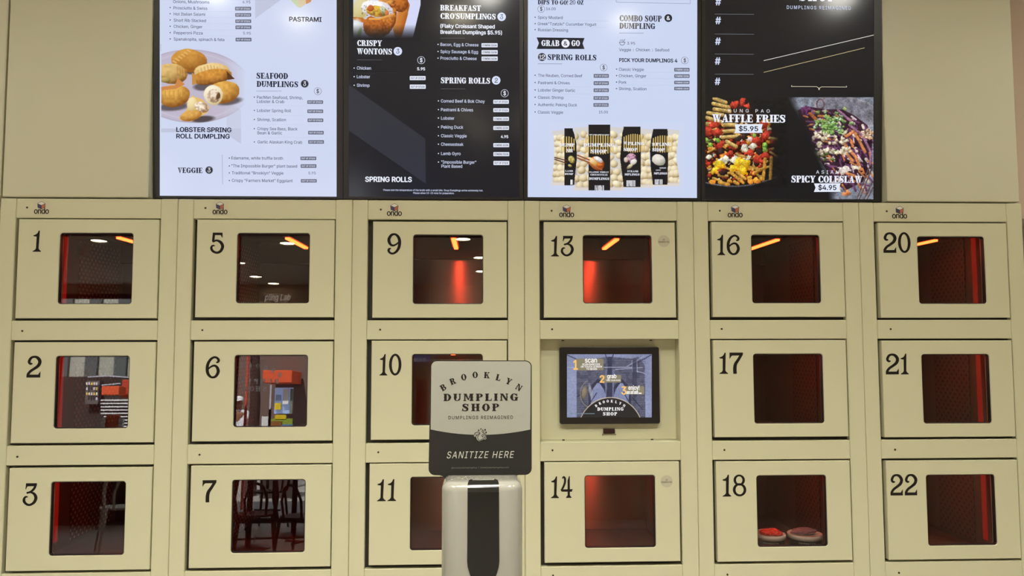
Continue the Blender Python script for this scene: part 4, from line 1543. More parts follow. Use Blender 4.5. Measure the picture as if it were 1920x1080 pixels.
for pts in (((360, 270), (625, 383)), ((600, 428), (795, 500)), ((840, 535), (1018, 615))):
    b = MB()
    pix_round(b, TABF, *Z(*pts[0]), *Z(*pts[1]), 2.2, .0007)
    b.build('text_box', TT, scn)


def put(parent, fr, name, polys, x0, x1, yb, cap, m, h=.0011, shear=0.0):
    b = MB()
    fit_text(b, fr, polys, x0, x1, yb, cap, h, 0, shear)
    return b.build(name, m, parent)


for s_, x0, x1, yb, cap, m, bo in (('1', 332, 380, 375, 90, TO, .04), ('2', 587, 635, 500, 68, TO, .04), ('3', 795, 848, 614, 74, TO, .04),
                                   ('scan', 445, 563, 308, 48, TW, .03), ('SCAN BARCODE', 420, 592, 334, 18, TW, .03), ('OR TOUCH SCREEN', 405, 610, 356, 17, TW, .03), ('TO BEGIN', 460, 562, 379, 18, TW, .03),
                                   ('grab', 660, 750, 458, 40, TW, .03), ('TAKE YOUR FOOD', 648, 787, 486, 13, TW, .03),
                                   ('enjoy!', 865, 972, 570, 42, TW, .03), ('CLOSE DOOR WHEN', 848, 992, 594, 10, TW, .03), ('DOORS CLOSE', 845, 1010, 609, 11, TW, .03)):
    if s_ in ('CLOSE DOOR WHEN', 'DOORS CLOSE'):
        # the two lines under "enjoy!" are too small to read in the photograph: plain word-like dashes
        b = MB()
        xx = x0
        for w in (34, 28, 40, 30, 26):
            if xx + w > x1:
                break
            pix_round(b, TABF, *Z(xx, yb - cap), *Z(xx + w, yb), .6, .0011)
            xx += w + 5
        b.build('caption', m, scn)
        continue
    put(scn, TABF, 'caption', sans(s_, bold=bo), Z(x0, 0)[0], Z(x1, 0)[0], Z(0, yb)[1], cap / 5.144, m)
put(scn, TABF, 'shop_name', slab('DUMPLING', .16), *(Z(x, 0)[0] for x in (566, 818)), Z(0, 772)[1], 6.2, TW)
put(scn, TABF, 'shop_name', slab('SHOP', .18), *(Z(x, 0)[0] for x in (620, 756)), Z(0, 818)[1], 6.2, TW)


def arc_text(mb, fr, text, places, cap, h, mi=0, k=1.0):
    """places: pixel centre and clockwise tilt of every letter"""
    for ch, (px, py, a) in zip(text, places):
        polys, w = slab_glyph(ch)
        u, v = fr.uv(px, py)
        c = fr.uv(px, py - cap)[1] - v
        w0 = math.radians(-a)
        for q in polys:
            P = []
            for x, y in q:
                x, y = (x - w / 2) * c * k, (y - .5) * c
                P.append(fr.p(u + x * math.cos(w0) - y * math.sin(w0), v + x * math.sin(w0) + y * math.cos(w0), h))
            mb.poly(P, mi)


b = MB()
arc_text(b, TABF, 'BROOKLYN', [(*Z(x, y), a) for x, y, a in ((554, 724, -34), (591, 701, -24), (627, 687, -13), (665, 680, -3), (706, 680, 4), (746, 687, 13), (786, 701, 22), (824, 723, 33))], 4.9, .0011)
b.build('shop_name', TW, scn)
b = MB()
pix_disc(b, TABF, *Z(697, 868), 1.1, .0007)
b.build('camera_lens', mat('lens_grey', (70, 66, 60), rough=.2), term)
bf = vertical(.043)
u0, v0 = bf.uv(1130.9, 812.8)
u1, v1 = bf.uv(1152.5, 803.9)
scanr = thing('barcode_scanner', ((u0 + u1) / 2, .043, v0), 'small black barcode scanner window under the touch screen', 'scanner')
MB().box(u0, u1, .038, .0449, v0, v1, c=.001).build('scanner_window', mat('scanner_glass', (52, 30, 28), rough=.15), scanr)
for px in (1130.0, 1154.2):
    u, v = bf.uv(px, 814.6)
    MB().cyl((u, .0449, v), (u, .0425, v), .0015, n=10).build('screw', SCREWM, scanr)

# ------------------------------------------------------------------ menu displays
TILT = math.radians(4.0)
TVF = Frame((0, .030, 2.031), (1, 0, 0), (0, -math.sin(TILT), math.cos(TILT)))


def fbox(mb, fr, u0, u1, v0, v1, h0, h1, mi=0):
    vv = [fr.p(u, v, h) for v in (v0, v1) for h in (h0, h1) for u in (u0, u1)]
    mb.faces(vv, [(0, 2, 3, 1), (4, 5, 7, 6), (0, 1, 5, 4), (2, 6, 7, 3), (0, 4, 6, 2), (1, 3, 7, 5)], mi)


def make_display(outer_px, lit_px, bottom_px, label, rgb):
    (oxa, oxb), (lxa, lxb) = outer_px, lit_px
    uo0, uo1 = TVF.uv(oxa, 300)[0], TVF.uv(oxb, 300)[0]
    ul0 = TVF.uv(lxa, 200)[0]
    ul1 = TVF.uv(lxb, 200)[0]
    v0 = TVF.uv((lxa + lxb) / 2, bottom_px)[1]
    v1 = v0 + .925
    root = thing('menu_display', TVF.p((uo0 + uo1) / 2, 0, 0), label, 'menu board', 'menu displays above the lockers')
    b = MB()
    top = v1 + .012
    fbox(b, TVF, uo0, ul0, 0.0, top, -.012, .0015)
    fbox(b, TVF, ul1, uo1, 0.0, top, -.012, .0015)
    fbox(b, TVF, ul0, ul1, 0.0, v0, -.012, .0015)
    fbox(b, TVF, ul0, ul1, v1, top, -.012, .0015)
    b.build('bezel', BEZEL, root)
    b = MB()
    fbox(b, TVF, uo0 + .004, uo1 - .004, .004, top - .004, -.045, -.012)
    b.build('housing', BLACK, root)
    b = MB()
    b.poly([TVF.p(ul0, v0, 0), TVF.p(ul1, v0, 0), TVF.p(ul1, v1, 0), TVF.p(ul0, v1, 0)])
    return root, b.build('screen', scr(rgb), root)


H1, H2, H3 = .0007, .0011, .0015
NAVY, DNAV, GREYT, BADG, BADW = scr((58, 62, 88)), scr((28, 30, 54)), scr((100, 104, 128)), scr((92, 97, 120)), scr((214, 220, 238))
WHT, WBLU, GRL = scr((236, 240, 252)), scr((206, 214, 240)), scr((90, 92, 100))
DISP = [make_display((288.5, 643), (299.6, 631.3), 368.0, 'white menu display with the plate of dumplings, seafood and veggie lists', BGL),
        make_display((644, 981), (654, 974), 369.5, 'black menu display with crispy wontons and spring rolls lists', (28, 29, 36)),
        make_display((982, 1314), (989.6, 1307.0), 370.5, 'white menu display with grab and go list and four dumpling bags', (202, 213, 241)),
        make_display((1315, 1652.5), (1322.3, 1638.0), 374.0, 'black display with waffle fries and coleslaw pictures, next to the right panel', (26, 26, 29))]


def mtext(d, items, m, cap, bold=0.0, name='menu_line', spacing=1.0):
    for s_, x0, x1, yb in items:
        put(DISP[d][1], TVF, name, sans(s_, bold=bold, spacing=spacing), x0, x1, yb, cap, m, H2)


def heads(d, items, m):
    for s_, x0, x1, yb, cap in items:
        put(DISP[d][1], TVF, 'heading', slab(s_, .05), x0, x1, yb, cap, m, H2)


def bullets(d, x, ys, m, r=1.15):
    b = MB()
    for y in ys:
        pix_disc(b, TVF, x, y, r, H2, n=10)
    b.build('bullet_points', m, DISP[d][1])


def badges(d, items, m, mt):
    for kind, x0, x1, y0, y1 in items:
        b = MB()
        pix_round(b, TVF, x0, y0, x1, y1, 1.0, H2, 0)
        fit_text(b, TVF, sans('OUT OF STOCK' if kind == 'o' else 'COMING SOON', bold=.035), x0 + 1.8, x1 - 1.8, y1 - (y1 - y0) * .27, (y1 - y0) * .46, H3, 1)
        b.build('stock_badge', [m, mt], DISP[d][1])


def circle(d, cx, cy, r, fill, text, mt, edge=None, name='count_badge', cap=None):
    b = MB()
    mats = [fill, mt]
    if edge:
        mats.append(edge)
        pix_disc(b, TVF, cx, cy, r, H1, 2)
        pix_disc(b, TVF, cx, cy, r - 1.0, H2, 0)
    else:
        pix_disc(b, TVF, cx, cy, r, H2, 0)
    cap = cap or r * 1.15
    if text == '$' or text == '&':
        w = cap * (.62 if text == '$' else .8)
        fit_text(b, TVF, sans(text, bold=.02), cx - w / 2, cx + w / 2, cy + cap / 2 - .6, cap * .86, H3, 1)
    else:
        w = cap * .62 * len(text)
        fit_text(b, TVF, slab(text, .03), cx - w / 2, cx + w / 2, cy + cap / 2, cap, H3, 1)
    b.build(name, mats, DISP[d][1])


def rules(d, lines, m, name='rule_line'):
    for x0, y0, x1, y1, w in lines:
        b = MB()
        pix_line(b, TVF, x0, y0, x1, y1, w, H2)
        b.build(name, m, DISP[d][1])


# display 1 ---------------------------------------------------------------
S1 = DISP[0][1]
b = MB()
for pts in ([(478, -60), (526, -60), (526.5, 0), (478.5, 35)], [(300.5, 82), (316, 95), (300.7, 96)], [(302.3, 241), (452, 241), (452, 270), (440, 262), (420, 248), (302.4, 248)]):
    b = MB()
    pix_poly(b, TVF, pts, .0003)
    b.build('shaded_shape', scr((190, 196, 220)), S1)
b = MB()
pix_poly(b, TVF, [(545, -20), (585, -20), (585, 0), (563, 15), (558, 14)], H1, 0)
pix_poly(b, TVF, [(545, -20), (552, -20), (563, 15), (556, 12), (545, 0)], H2, 1)
pix_poly(b, TVF, [(572, -20), (590, -20), (583, 4), (574, 8)], H2, 2)
b.build('food_picture', [scr((214, 196, 164)), scr((196, 208, 172)), scr((206, 140, 96))], S1)
picture_dumplings().mesh(TVF, 'food_picture', S1, H1)
mtext(0, [('Onions, Mushrooms', 324.8, 392.8, 5.9), ('Prosciutto & Swiss', 325.6, 388.9, 17.7), ('Hot Italian Salami', 325.9, 385, 29.1), ('Short Rib Stacked', 325.9, 386.4, 40.9),
          ('Chicken, Ginger', 325.9, 379.7, 52.4), ('Pepperoni Pizza', 326, 380.2, 64.2), ('Spanakopita, spinach & feta', 326, 420.8, 76.1),
          ('PacMan Seafood, Shrimp,', 481.9, 567.7, 185.2), ('Lobster & Crab', 481.9, 533, 193), ('Lobster Spring Roll', 482.2, 546, 210), ('Shrimp, Scallion', 482.5, 536.3, 227),
          ('Crispy Sea Bass, Black', 482.7, 558, 244.1), ('Bean & Garlic', 482.8, 529, 251.9), ('Garlic Alaskan King Crab', 483.3, 566.7, 268.9),
          ('Edamame, white truffle broth', 434, 530.7, 299), ('"The Impossible Burger" plant based', 434, 557.3, 313.7), ('Traditional "Brooklyn" Veggie', 434.9, 531.6, 326.8),
          ('Crispy "Farmers Market" Eggplant', 434.9, 548.8, 341.1)], NAVY, 5.5, .008)
mtext(0, [('6.95', 455, 469.8, 6.3), ('5.95', 456, 470.5, 64.8), ('5.95', 578.4, 592.2, 326.9)], GREYT, 5.0, .01, 'price')
mtext(0, [('PASTRAMI', 542.3, 603.3, 40.2), ('LOBSTER SPRING', 330.7, 434.3, 247.1), ('ROLL DUMPLING', 330.7, 431, 259.4)], DNAV, 8.4, .042, 'heading')
heads(0, [('SEAFOOD', 481.2, 540.4, 147.7, 11.2), ('DUMPLINGS', 481.5, 559, 163, 11), ('VEGGIE', 333.6, 379.7, 324.3, 10)], DNAV)
bullets(0, 319.3, [14.4, 26, 37.8, 49.5, 61.3, 73.2], NAVY)
bullets(0, 477.0, [182.3, 207.2, 224.1, 241.3, 266.3], NAVY)
bullets(0, 430.2, [296.5, 311.2, 324.3, 338.6], NAVY)
badges(0, [('o', 441, 470.9, 13, 19.8), ('o', 441.2, 471, 24.9, 31.6), ('o', 441.4, 471.1, 36.8, 43.3), ('o', 441.6, 471.4, 48, 54.9), ('o', 441.9, 471.7, 71, 77.8),
           ('o', 576.3, 605.9, 188.4, 194.9), ('o', 576.4, 606, 205.6, 212.2), ('o', 576.9, 606.3, 222.4, 229), ('o', 577.9, 607.1, 245.6, 252.2), ('o', 578, 607.5, 263, 269.6),
           ('o', 563.5, 593.1, 293.8, 300.4), ('o', 563.9, 593.4, 308.2, 314.9), ('o', 564.2, 594, 336.1, 342.4)], BADG, BADW)
circle(0, 571.4, 157.2, 7.6, scr((34, 36, 50)), '3', WHT, scr((128, 132, 150)))
circle(0, 392.3, 319, 7.4, scr((34, 36, 50)), '3', WHT, scr((128, 132, 150)))
circle(0, 595.9, 171.1, 7.2, scr((208, 216, 241)), '$', DNAV, scr((140, 146, 168)), 'price_mark')
rules(0, [(480.7, 170.8, 528.1, 170.8, .9), (416.9, 290, 417.6, 346, .8)], scr((150, 156, 180)))
rules(0, [(324, 21.5, 470, 21.8, .5), (324, 33, 470, 33.4, .5), (324, 44.6, 470, 45, .5), (324, 56.4, 470, 56.8, .5), (324, 68, 470, 68.4, .5), (481, 198, 575, 198.4, .5), (481, 216.6, 572, 217, .5), (481, 233.6, 606, 234, .5), (481, 257.6, 606, 258, .5)], scr((192, 201, 228)), 'row_line')

# display 2 ---------------------------------------------------------------
S2 = DISP[1][1]
picture_wontons().mesh(TVF, 'food_picture', S2, H1)
b = MB()
pix_poly(b, TVF, [(650.5, 156), (797.6, 260), (798.4, 344.5), (652.2, 243.5)], .0003)
b.build('shaded_shape', scr((47, 49, 60)), S2)
heads(1, [('CRISPY', 669.5, 716.2, 86.2, 10.8), ('WONTONS', 669.5, 735, 101.7, 11), ('BREAKFAST', 825.5, 901.7, 20, 10.6), ("CRO'SUMPLINGS", 825.5, 929.2, 35.5, 10.8), ('SPRING ROLLS', 826.7, 918.8, 156.2, 11)], WHT)
mtext(1, [('Chicken', 669.2, 695.8, 130.5), ('Lobster', 669.2, 694, 146.7), ('Shrimp', 669.2, 693, 162.8), ('Bacon, Egg & Cheese', 825.8, 897.2, 86.3), ('Spicy Sausage & Egg', 825.8, 896.3, 99.5),
          ('Prosciutto & Cheese', 825.8, 893.7, 112), ('Corned Beef & Bok Choy', 826.7, 908.9, 192.2), ('Pastrami & Chives', 826.7, 887, 208.5), ('Lobster', 827, 851.9, 224.4), ('Peking Duck', 827, 868.6, 241.1),
          ('Classic Veggie', 827, 875, 257.4), ('Cheesesteak', 827, 869, 273.3), ('Lamb Gyro', 827, 863.7, 290.7), ('"Impossible Burger"', 827.4, 893, 306.7), ('Plant Based', 827.7, 866.7, 314.5)], WBLU, 5.7, .012)
mtext(1, [('(Flaky Croissant Shaped', 825.5, 927.8, 52.2), ('Breakfast Dumplings $5.95)', 825.8, 941.3, 63.4)], WHT, 6.9, .042, 'note')
mtext(1, [('5.95', 782.2, 797.2, 131.8), ('4.95', 939, 953, 258.9)], WHT, 5.2, .04, 'price')
mtext(1, [('SPRING ROLLS', 684.7, 772.3, 340.7)], WHT, 9.2, .05, 'heading')
mtext(1, [('Please test the temperature of the broth with a small bite. Soup Dumplings arrive extremely hot.', 718.8, 905.6, 357.9), ('Please allow 10-15 mins for preparation.', 775, 851.8, 363.6)], WBLU, 3.4, .015, 'note')
bullets(1, 664.2, [127.8, 143.9, 160], WHT)
bullets(1, 821.4, [83.5, 96.7, 109.2], WHT)
bullets(1, 822.1, [189.4, 205.7, 221.6, 238.3, 254.6, 270.5, 288, 304], WHT)
badges(1, [('o', 768.3, 798, 142.8, 150.4), ('o', 768.4, 798.3, 158.8, 166.7), ('c', 902.8, 933, 81.2, 88.9), ('c', 902.9, 933.1, 94.2, 102.2), ('c', 902.9, 933.1, 106.2, 114.2), ('o', 924.9, 954, 187.3, 194.8),
           ('o', 924.9, 954.2, 203, 210.4), ('c', 924.9, 954.2, 219.3, 226.8), ('c', 925, 954.3, 236.4, 243.8), ('c', 925, 954.6, 268.5, 276.1), ('c', 925.1, 954.8, 285.3, 292.9), ('o', 925.2, 954.9, 301.9, 309.5)],
       scr((230, 235, 250)), scr((50, 52, 66)))
for cx, cy, t in ((746, 96.3, '3'), (940.5, 31.7, '3'), (930.3, 150.8, '2')):
    circle(1, cx, cy, 8.0, scr((216, 224, 248)), t, scr((40, 42, 58)))
for cx, cy in ((789.8, 113), (946.2, 175)):
    circle(1, cx, cy, 7.3, scr((28, 29, 36)), '$', WHT, scr((196, 200, 214)), 'price_mark')
rules(1, [(669.5, 112.4, 716, 112.6, .9), (825.5, 71.6, 872, 71.8, .9), (826.7, 166.7, 872.5, 166.9, .9)], GRL)
rules(1, [(826, 197.6, 955, 198.2, .5), (826, 247.2, 955, 247.6, .4), (669, 137, 797, 137.4, .4)], scr((54, 56, 62)), 'row_line')

# display 3 ---------------------------------------------------------------
S3 = DISP[2][1]
picture_bags().mesh(TVF, 'food_picture', S3, H1)
heads(2, [('DIPS TO GO!', 1008.3, 1065, 8.4, 8.3), ('20 OZ', 1068, 1094, 8.6, 8.3), ('SPRING ROLLS', 1026.9, 1118, 112.5, 10.6), ('COMBO SOUP', 1161.3, 1240.5, 39.9, 11.3), ('DUMPLING', 1161.3, 1228.4, 53.9, 10.9)], DNAV)
b = MB()
pix_poly(b, TVF, [(1006, 70.3), (1051, 70.8), (1096, 71.4), (1092.2, 81.6), (1096, 92), (1051, 92), (1006, 92), (1010.5, 81)], H1, 0)
fit_text(b, TVF, slab('GRAB', .04), 1014.7, 1048.8, 86.3, 11, H2, 1)
fit_text(b, TVF, slab('GO', .04), 1071, 1087.6, 86.6, 11, H2, 1)
b.build('banner', [scr((36, 37, 48)), WHT], S3)
circle(2, 1060.3, 81.6, 7.7, WHT, '&', scr((36, 37, 48)))
circle(2, 1016.2, 107.1, 7.8, scr((36, 38, 50)), '12', WHT, scr((120, 126, 146)))
circle(2, 1252.9, 34.1, 7.3, scr((34, 36, 48)), '&', WHT)
for cx, cy in ((1014.7, 17), (1131.7, 126.7), (1283.8, 113.5)):
    circle(2, cx, cy, 6.9, scr((208, 218, 243)), '$', DNAV, scr((138, 146, 170)), 'price_mark')
mtext(2, [('Spicy Mustard', 1008.3, 1055, 35.4), ('Greek"Tzatziki" Cucumber Yogurt', 1008.3, 1117.8, 47.3), ('Russian Dressing', 1008.8, 1064.8, 58.6), ('The Reuben, Corned Beef', 1008.8, 1091.8, 144.2),
          ('Pastrami & Chives', 1008.8, 1068, 157.8), ('Lobster Ginger Garlic', 1008.8, 1078.4, 171.7), ('Classic Shrimp', 1008.6, 1056.7, 185.3), ('Authentic Peking Duck', 1008.5, 1082, 199), ('Classic Veggie', 1008.4, 1055.6, 213),
          ('Veggie', 1160.7, 1183, 96), ('Chicken', 1192.2, 1218.2, 96.2), ('Seafood', 1228, 1254.4, 96.4), ('Classic Veggie', 1160.2, 1207, 132.7), ('Chicken, Ginger', 1160.2, 1211.8, 144.8), ('Pork', 1160.2, 1174.7, 157),
          ('Shrimp, Scallion', 1160.2, 1212, 169)], NAVY, 5.4, .008)
mtext(2, [('16.00', 1024, 1041.8, 19), ('15.00', 1122.7, 1139.7, 212.6), ('3.95', 1175.8, 1190.5, 83.7)], scr((72, 76, 102)), 4.9, .01, 'price')
mtext(2, [('PICK YOUR DUMPLINGS 4', 1160.9, 1270, 116)], DNAV, 6.7, .045, 'heading')
bullets(2, 1003.3, [32.6, 44.5, 55.8, 141.3, 154.9, 168.8, 182.4, 196.1, 210.1], NAVY)
bullets(2, 1156, [129.8, 141.9, 154.1, 166.2], NAVY)
badges(2, [('o', 1113, 1141.4, 139, 146), ('o', 1113, 1141.4, 152.5, 159.7), ('o', 1112.9, 1141.3, 166, 172.8), ('o', 1112.8, 1141.2, 180.6, 187.4), ('o', 1112.6, 1141, 193.6, 200.3),
           ('c', 1264, 1292.7, 127.6, 134.3), ('c', 1264, 1292.7, 139.5, 146.2), ('c', 1264, 1292.6, 151.7, 158), ('c', 1264, 1292.5, 163, 169.4)], BADG, BADW)
rules(2, [(1008.3, 119.9, 1054, 120, .9), (1160.7, 62.2, 1206.7, 62.3, .9), (1155.4, 4.3, 1294, 7.2, .7), (1154.6, -30, 1155.4, 4.3, .7), (1294.8, -30, 1294, 7.2, .7), (1187.3, 91.5, 1187.3, 97, .6), (1223.3, 91.7, 1223.3, 97.2, .6)], scr((130, 138, 164)))
rules(2, [(1008, 149, 1112, 149.3, .4), (1008, 162.6, 1112, 163, .4), (1008, 176.3, 1112, 176.6, .4), (1160, 135.8, 1293, 136.2, .5), (1160, 147.8, 1293, 148.2, .5), (1160, 160, 1293, 160.4, .5), (1008, 39.4, 1140, 39.6, .5), (1008, 51.4, 1138, 51.7, .5)], scr((184, 196, 224)), 'row_line')
b = MB()
for k in range(10):
    a0, a1 = math.pi * k / 10, math.pi * (k + 1) / 10
    pix_line(b, TVF, 1166.5 + 5 * math.cos(a0), 79.5 + 5.6 * math.sin(a0), 1166.5 + 5 * math.cos(a1), 79.5 + 5.6 * math.sin(a1), .9, H2)
pix_line(b, TVF, 1160.6, 79.3, 1172.4, 79.3, 1.0, H2)
pix_line(b, TVF, 1168, 79, 1172, 73.6, .9, H2)
for x in (1162.8, 1165.2, 1167.4):
    pix_line(b, TVF, x, 77.6, x + .5, 74.2, .7, H2)
b.build('bowl_icon', scr((60, 64, 90)), S3)
BZ = lambda x, y: (1020 + x / 7.11, 225 + y / 7.11)
for (s_, x0, x1, yb, cap) in (('DUMPLING', 525, 940, 355, 46), ('SHOP', 622, 838, 440, 46), ('DUMP', 206, 408, 355, 44), ('SH', 298, 382, 430, 44), ('PLING', 1115, 1340, 335, 42), ('M', 1060, 1100, 325, 40), ('SHOP', 1060, 1245, 415, 42),
                              ('PLING', 1490, 1700, 345, 42), ('M', 1440, 1475, 345, 40), ('SHOP', 1442, 1610, 418, 42), ('DUMPLINGS', 600, 868, 798, 32), ('DUMP', 278, 390, 732, 24), ('MPLINGS', 1075, 1272, 740, 28), ('MPLINGS', 1465, 1638, 726, 28)):
    put(S3, TVF, 'bag_lettering', slab(s_, .08, spur=cap > 35), BZ(x0, 0)[0], BZ(x1, 0)[0], BZ(0, yb)[1], cap / 7.11, WHT, H2)
for (s_, x0, x1, yb, cap) in (('NEW YORK CITY\'S FAMOUS', 605, 868, 205, 16), ('CLASSIC PHILLY', 602, 862, 705, 20), ('CHEESESTEAK', 618, 848, 740, 20), ('LAMB', 284, 385, 690, 20), ('STRAMI', 1110, 1255, 695, 22), ('ONION', 1540, 1625, 648, 16),
                              ('SOUP', 1490, 1555, 676, 14)):
    put(S3, TVF, 'bag_lettering', slab(s_, .12, spur=False), BZ(x0, 0)[0], BZ(x1, 0)[0], BZ(0, yb)[1], cap / 7.11, WHT, H2)

# display 4 ---------------------------------------------------------------
S4 = DISP[3][1]
picture_fries().mesh(TVF, 'food_picture', S4, .0003)
picture_coleslaw().mesh(TVF, 'food_picture', S4, .0003)
for cx, cy in ((1346.5, 3.4), (1346.4, 38.6), (1345.9, 77.4), (1345.5, 114.5), (1345.2, 152.7)):
    put(S4, TVF, 'order_mark', sans('#', bold=.03), cx - 5.4, cx + 5.4, cy + 6.6, 13.2, WBLU, H2)
rules(3, [(1340, 26.7, 1413.5, 27.2, .8), (1340, 64, 1413.6, 64.6, .8), (1340.2, 101.5, 1413, 102, .8), (1340.2, 139.2, 1413, 139.6, .8)], scr((112, 116, 126)))
rules(3, [(1431.8, 113.9, 1639, 65.6, 1.0)], scr((226, 224, 214)), 'slanting_line')
rules(3, [(1431.8, 135.8, 1620.8, 89.9, 1.0)], scr((196, 176, 130)), 'slanting_line')
b = MB()
pix_line(b, TVF, 1483.4, 162.4, 1531, 162.6, .9, H2)
pix_line(b, TVF, 1540, 163, 1587.5, 163.4, .9, H2)
pix_line(b, TVF, 1531, 162.6, 1535.2, 165.6, .9, H2)
pix_line(b, TVF, 1540, 163, 1535.8, 165.6, .9, H2)
pix_line(b, TVF, 1483.4, 162.4, 1484.4, 160, .9, H2)
pix_line(b, TVF, 1587.5, 163.4, 1586.6, 161, .9, H2)
pix_poly(b, TVF, [(1535.5, 164.4), (1537, 167), (1535.5, 169.6), (1534, 167)], H2)
b.build('bracket_ornament', scr((214, 206, 178)), S4)
put(S4, TVF, 'heading', slab('SHOP', .2), 1499, 1565, 1.9, 22, WHT, H2)
put(S4, TVF, 'heading', sans('DUMPLINGS REIMAGINED', bold=.008, spacing=1.25), 1475, 1595, 16.9, 6.4, WBLU, H2)
put(S4, TVF, 'heading', sans('KUNG PAO', spacing=1.7), 1365, 1443, 210.6, 6.1, WHT, H2)
put(S4, TVF, 'heading', slab('WAFFLE FRIES', .04), 1335.3, 1472, 229, 14.8, WHT, H2)
put(S4, TVF, 'heading', sans('ASIAN', spacing=1.6), 1530, 1572.5, 325.7, 6.2, WHT, H2)
put(S4, TVF, 'heading', slab('SPICY COLESLAW', .04), 1483.6, 1616.4, 342.1, 12.8, WHT, H2)
for pts, s_, x0, x1, yb in (([(1377, 233.2), (1403, 232.9), (1430, 232.6), (1427.6, 241), (1430, 249), (1403, 249.4), (1376.7, 249.7), (1379.4, 241.6)], '$5.95', 1384.9, 1421.4, 245.6),
                            ([(1526, 344), (1551, 343.8), (1576, 343.5), (1573.5, 351.8), (1576, 359.6), (1551, 359.8), (1525.8, 360), (1529, 351.8)], '$4.95', 1533.8, 1568, 356.0)):
    b = MB()
    pix_poly(b, TVF, pts, H1, 0)
    fit_text(b, TVF, sans(s_, bold=.035), x0, x1, yb, 8.8, H2, 1)
    b.build('price_flag', [scr((226, 233, 248)), scr((30, 32, 44))], S4)

# ------------------------------------------------------------------ hand sanitizer stand
SY = -0.80
SGF = vertical(SY)
DPF = vertical(SY - .105)
cx = SGF.uv(900, 800)[0]
stand = thing('hand_sanitizer_stand', (cx, SY + .02, 0), 'white touchless hand sanitizer dispenser on a stand with black and cream sanitize sign', 'sanitizer stand')
BLK = mat('sign_black', (36, 34, 31), rough=.5, spec=.2)
LGT = mat('sign_cream', (141, 139, 127), rough=.45)
b = MB()
# outline of the sign plate, clockwise in pixels, with its neck
def arc_px(cx_, cy_, r, a0, a1, n=7):
    return [(cx_ + r * math.cos(math.radians(a0 + (a1 - a0) * k / n)), cy_ + r * math.sin(math.radians(a0 + (a1 - a0) * k / n))) for k in range(n + 1)]
out = arc_px(985.5, 687.5, 11.5, -90, 0) + arc_px(984.5, 878, 12.5, 0, 90) + [(972, 890.7), (966.5, 892.5), (963, 897), (962, 912), (834, 912), (833, 897), (830, 893), (824, 891.2)] + arc_px(815.5, 879, 12, 90, 180) + arc_px(819, 687, 11.5, 180, 270)
uvp = [SGF.uv(*q) for q in out]
fp, bpnt = [SGF.p(u, v, 0) for u, v in uvp], [SGF.p(u, v, -.004) for u, v in uvp]
b.poly(fp)
b.poly(bpnt[::-1])
for k in range(len(fp)):
    j = (k + 1) % len(fp)
    b.poly([fp[k], bpnt[k], bpnt[j], fp[j]])
sign = b.build('sign_plate', BLK, stand)
b = MB()
curve = [(x, 805.2 + 10.1 * (1 - ((x - 901) / 93.5) ** 2)) for x in np.linspace(994.2, 807.6, 16)]
lt = arc_px(985, 687.6, 10.2, -90, 0) + curve + arc_px(819, 687.4, 10.2, 180, 270)
pix_poly(b, SGF, lt, .0006)
b.build('cream_field', LGT, sign)
b = MB()
ZS = lambda x, y: (800 + x / 9.6, 670 + y / 9.6)
arc_text(b, SGF, 'BROOKLYN', [(*ZS(x, y), a) for x, y, a in ((297, 542, -31), (471, 430, -21), (668, 355, -10), (873, 315, -2), (1085, 321, 4), (1290, 361, 14), (1478, 432, 23), (1660, 541, 33))], 11.6, .0010, 0, 1.05)
b.build('lettering', NUMB, sign)
put(sign, SGF, 'lettering', slab('DUMPLING', .24), 831.6, 971.7, 751.8, 13.5, NUMB, .0010)
put(sign, SGF, 'lettering', slab('SHOP', .26), 866.7, 935.7, 770.8, 13.8, NUMB, .0010)
put(sign, SGF, 'lettering', sans('DUMPLINGS REIMAGINED', spacing=1.2, bold=.004, solid=True), 840.9, 961.7, 786, 6.2, NUMB, .0010)
SW = mat('sign_white_ink', (182, 179, 166), rough=.5)
put(sign, SGF, 'lettering', sans('SANITIZE HERE', spacing=1.16), 837.2, 961.8, 859.2, 12.6, SW, .0010, .20)
put(sign, SGF, 'lettering', sans('@brooklyndumplingshop  |  brooklyndumplingshop.com'), 846.4, 953.9, 878.4, 2.8, mat('sign_grey_ink', (98, 96, 88), rough=.5), .0010)
# washing hands icon
b = MB()
ZI = lambda x, y: (800 + x / 9.0, 780 + y / 9.0)
hand = [(795, 325), (805, 285), (835, 275), (870, 268), (905, 285), (945, 275), (985, 290), (1005, 325), (1000, 355), (1010, 375), (990, 398), (965, 390), (890, 425), (850, 400), (835, 355), (805, 350)]
pix_poly(b, SGF, [ZI(*q) for q in hand], .0012, 0)
for q in ((800, 325, 815, 285), (815, 285, 870, 270), (870, 270, 905, 285), (815, 350, 840, 330), (860, 310, 905, 285), (905, 285, 860, 350), (860, 350, 870, 395), (870, 395, 895, 412), (895, 412, 965, 372), (965, 372, 1000, 330), (1000, 330, 985, 295),
          (985, 295, 945, 280), (920, 320, 950, 350), (935, 305, 970, 340), (955, 300, 985, 325), (930, 335, 955, 360), (825, 300, 845, 335), (845, 335, 870, 300)):
    pix_line(b, SGF, *ZI(*q[:2]), *ZI(*q[2:]), .95, .0015, 1)
for x, y, r in ((877, 240, 1.6), (915, 217, 1.3), (987, 232, 1.7), (1003, 277, 1.5), (987, 374, 1.2)):
    X, Y = ZI(x, y)
    pix_poly(b, SGF, [(X, Y - r * 1.25), (X + r, Y), (X, Y + r * 1.25), (X - r, Y)], .0015, 1)
X, Y = ZI(947, 252)
for q in ((0, -2.6, 1.7, .8), (1.7, .8, 0, 2.4), (0, 2.4, -1.7, .8), (-1.7, .8, 0, -2.6)):
    pix_line(b, SGF, X + q[0], Y + q[1], X + q[2], Y + q[3], .8, .0015, 1)
b.build('hands_icon', [LGT, NUMB], sign)
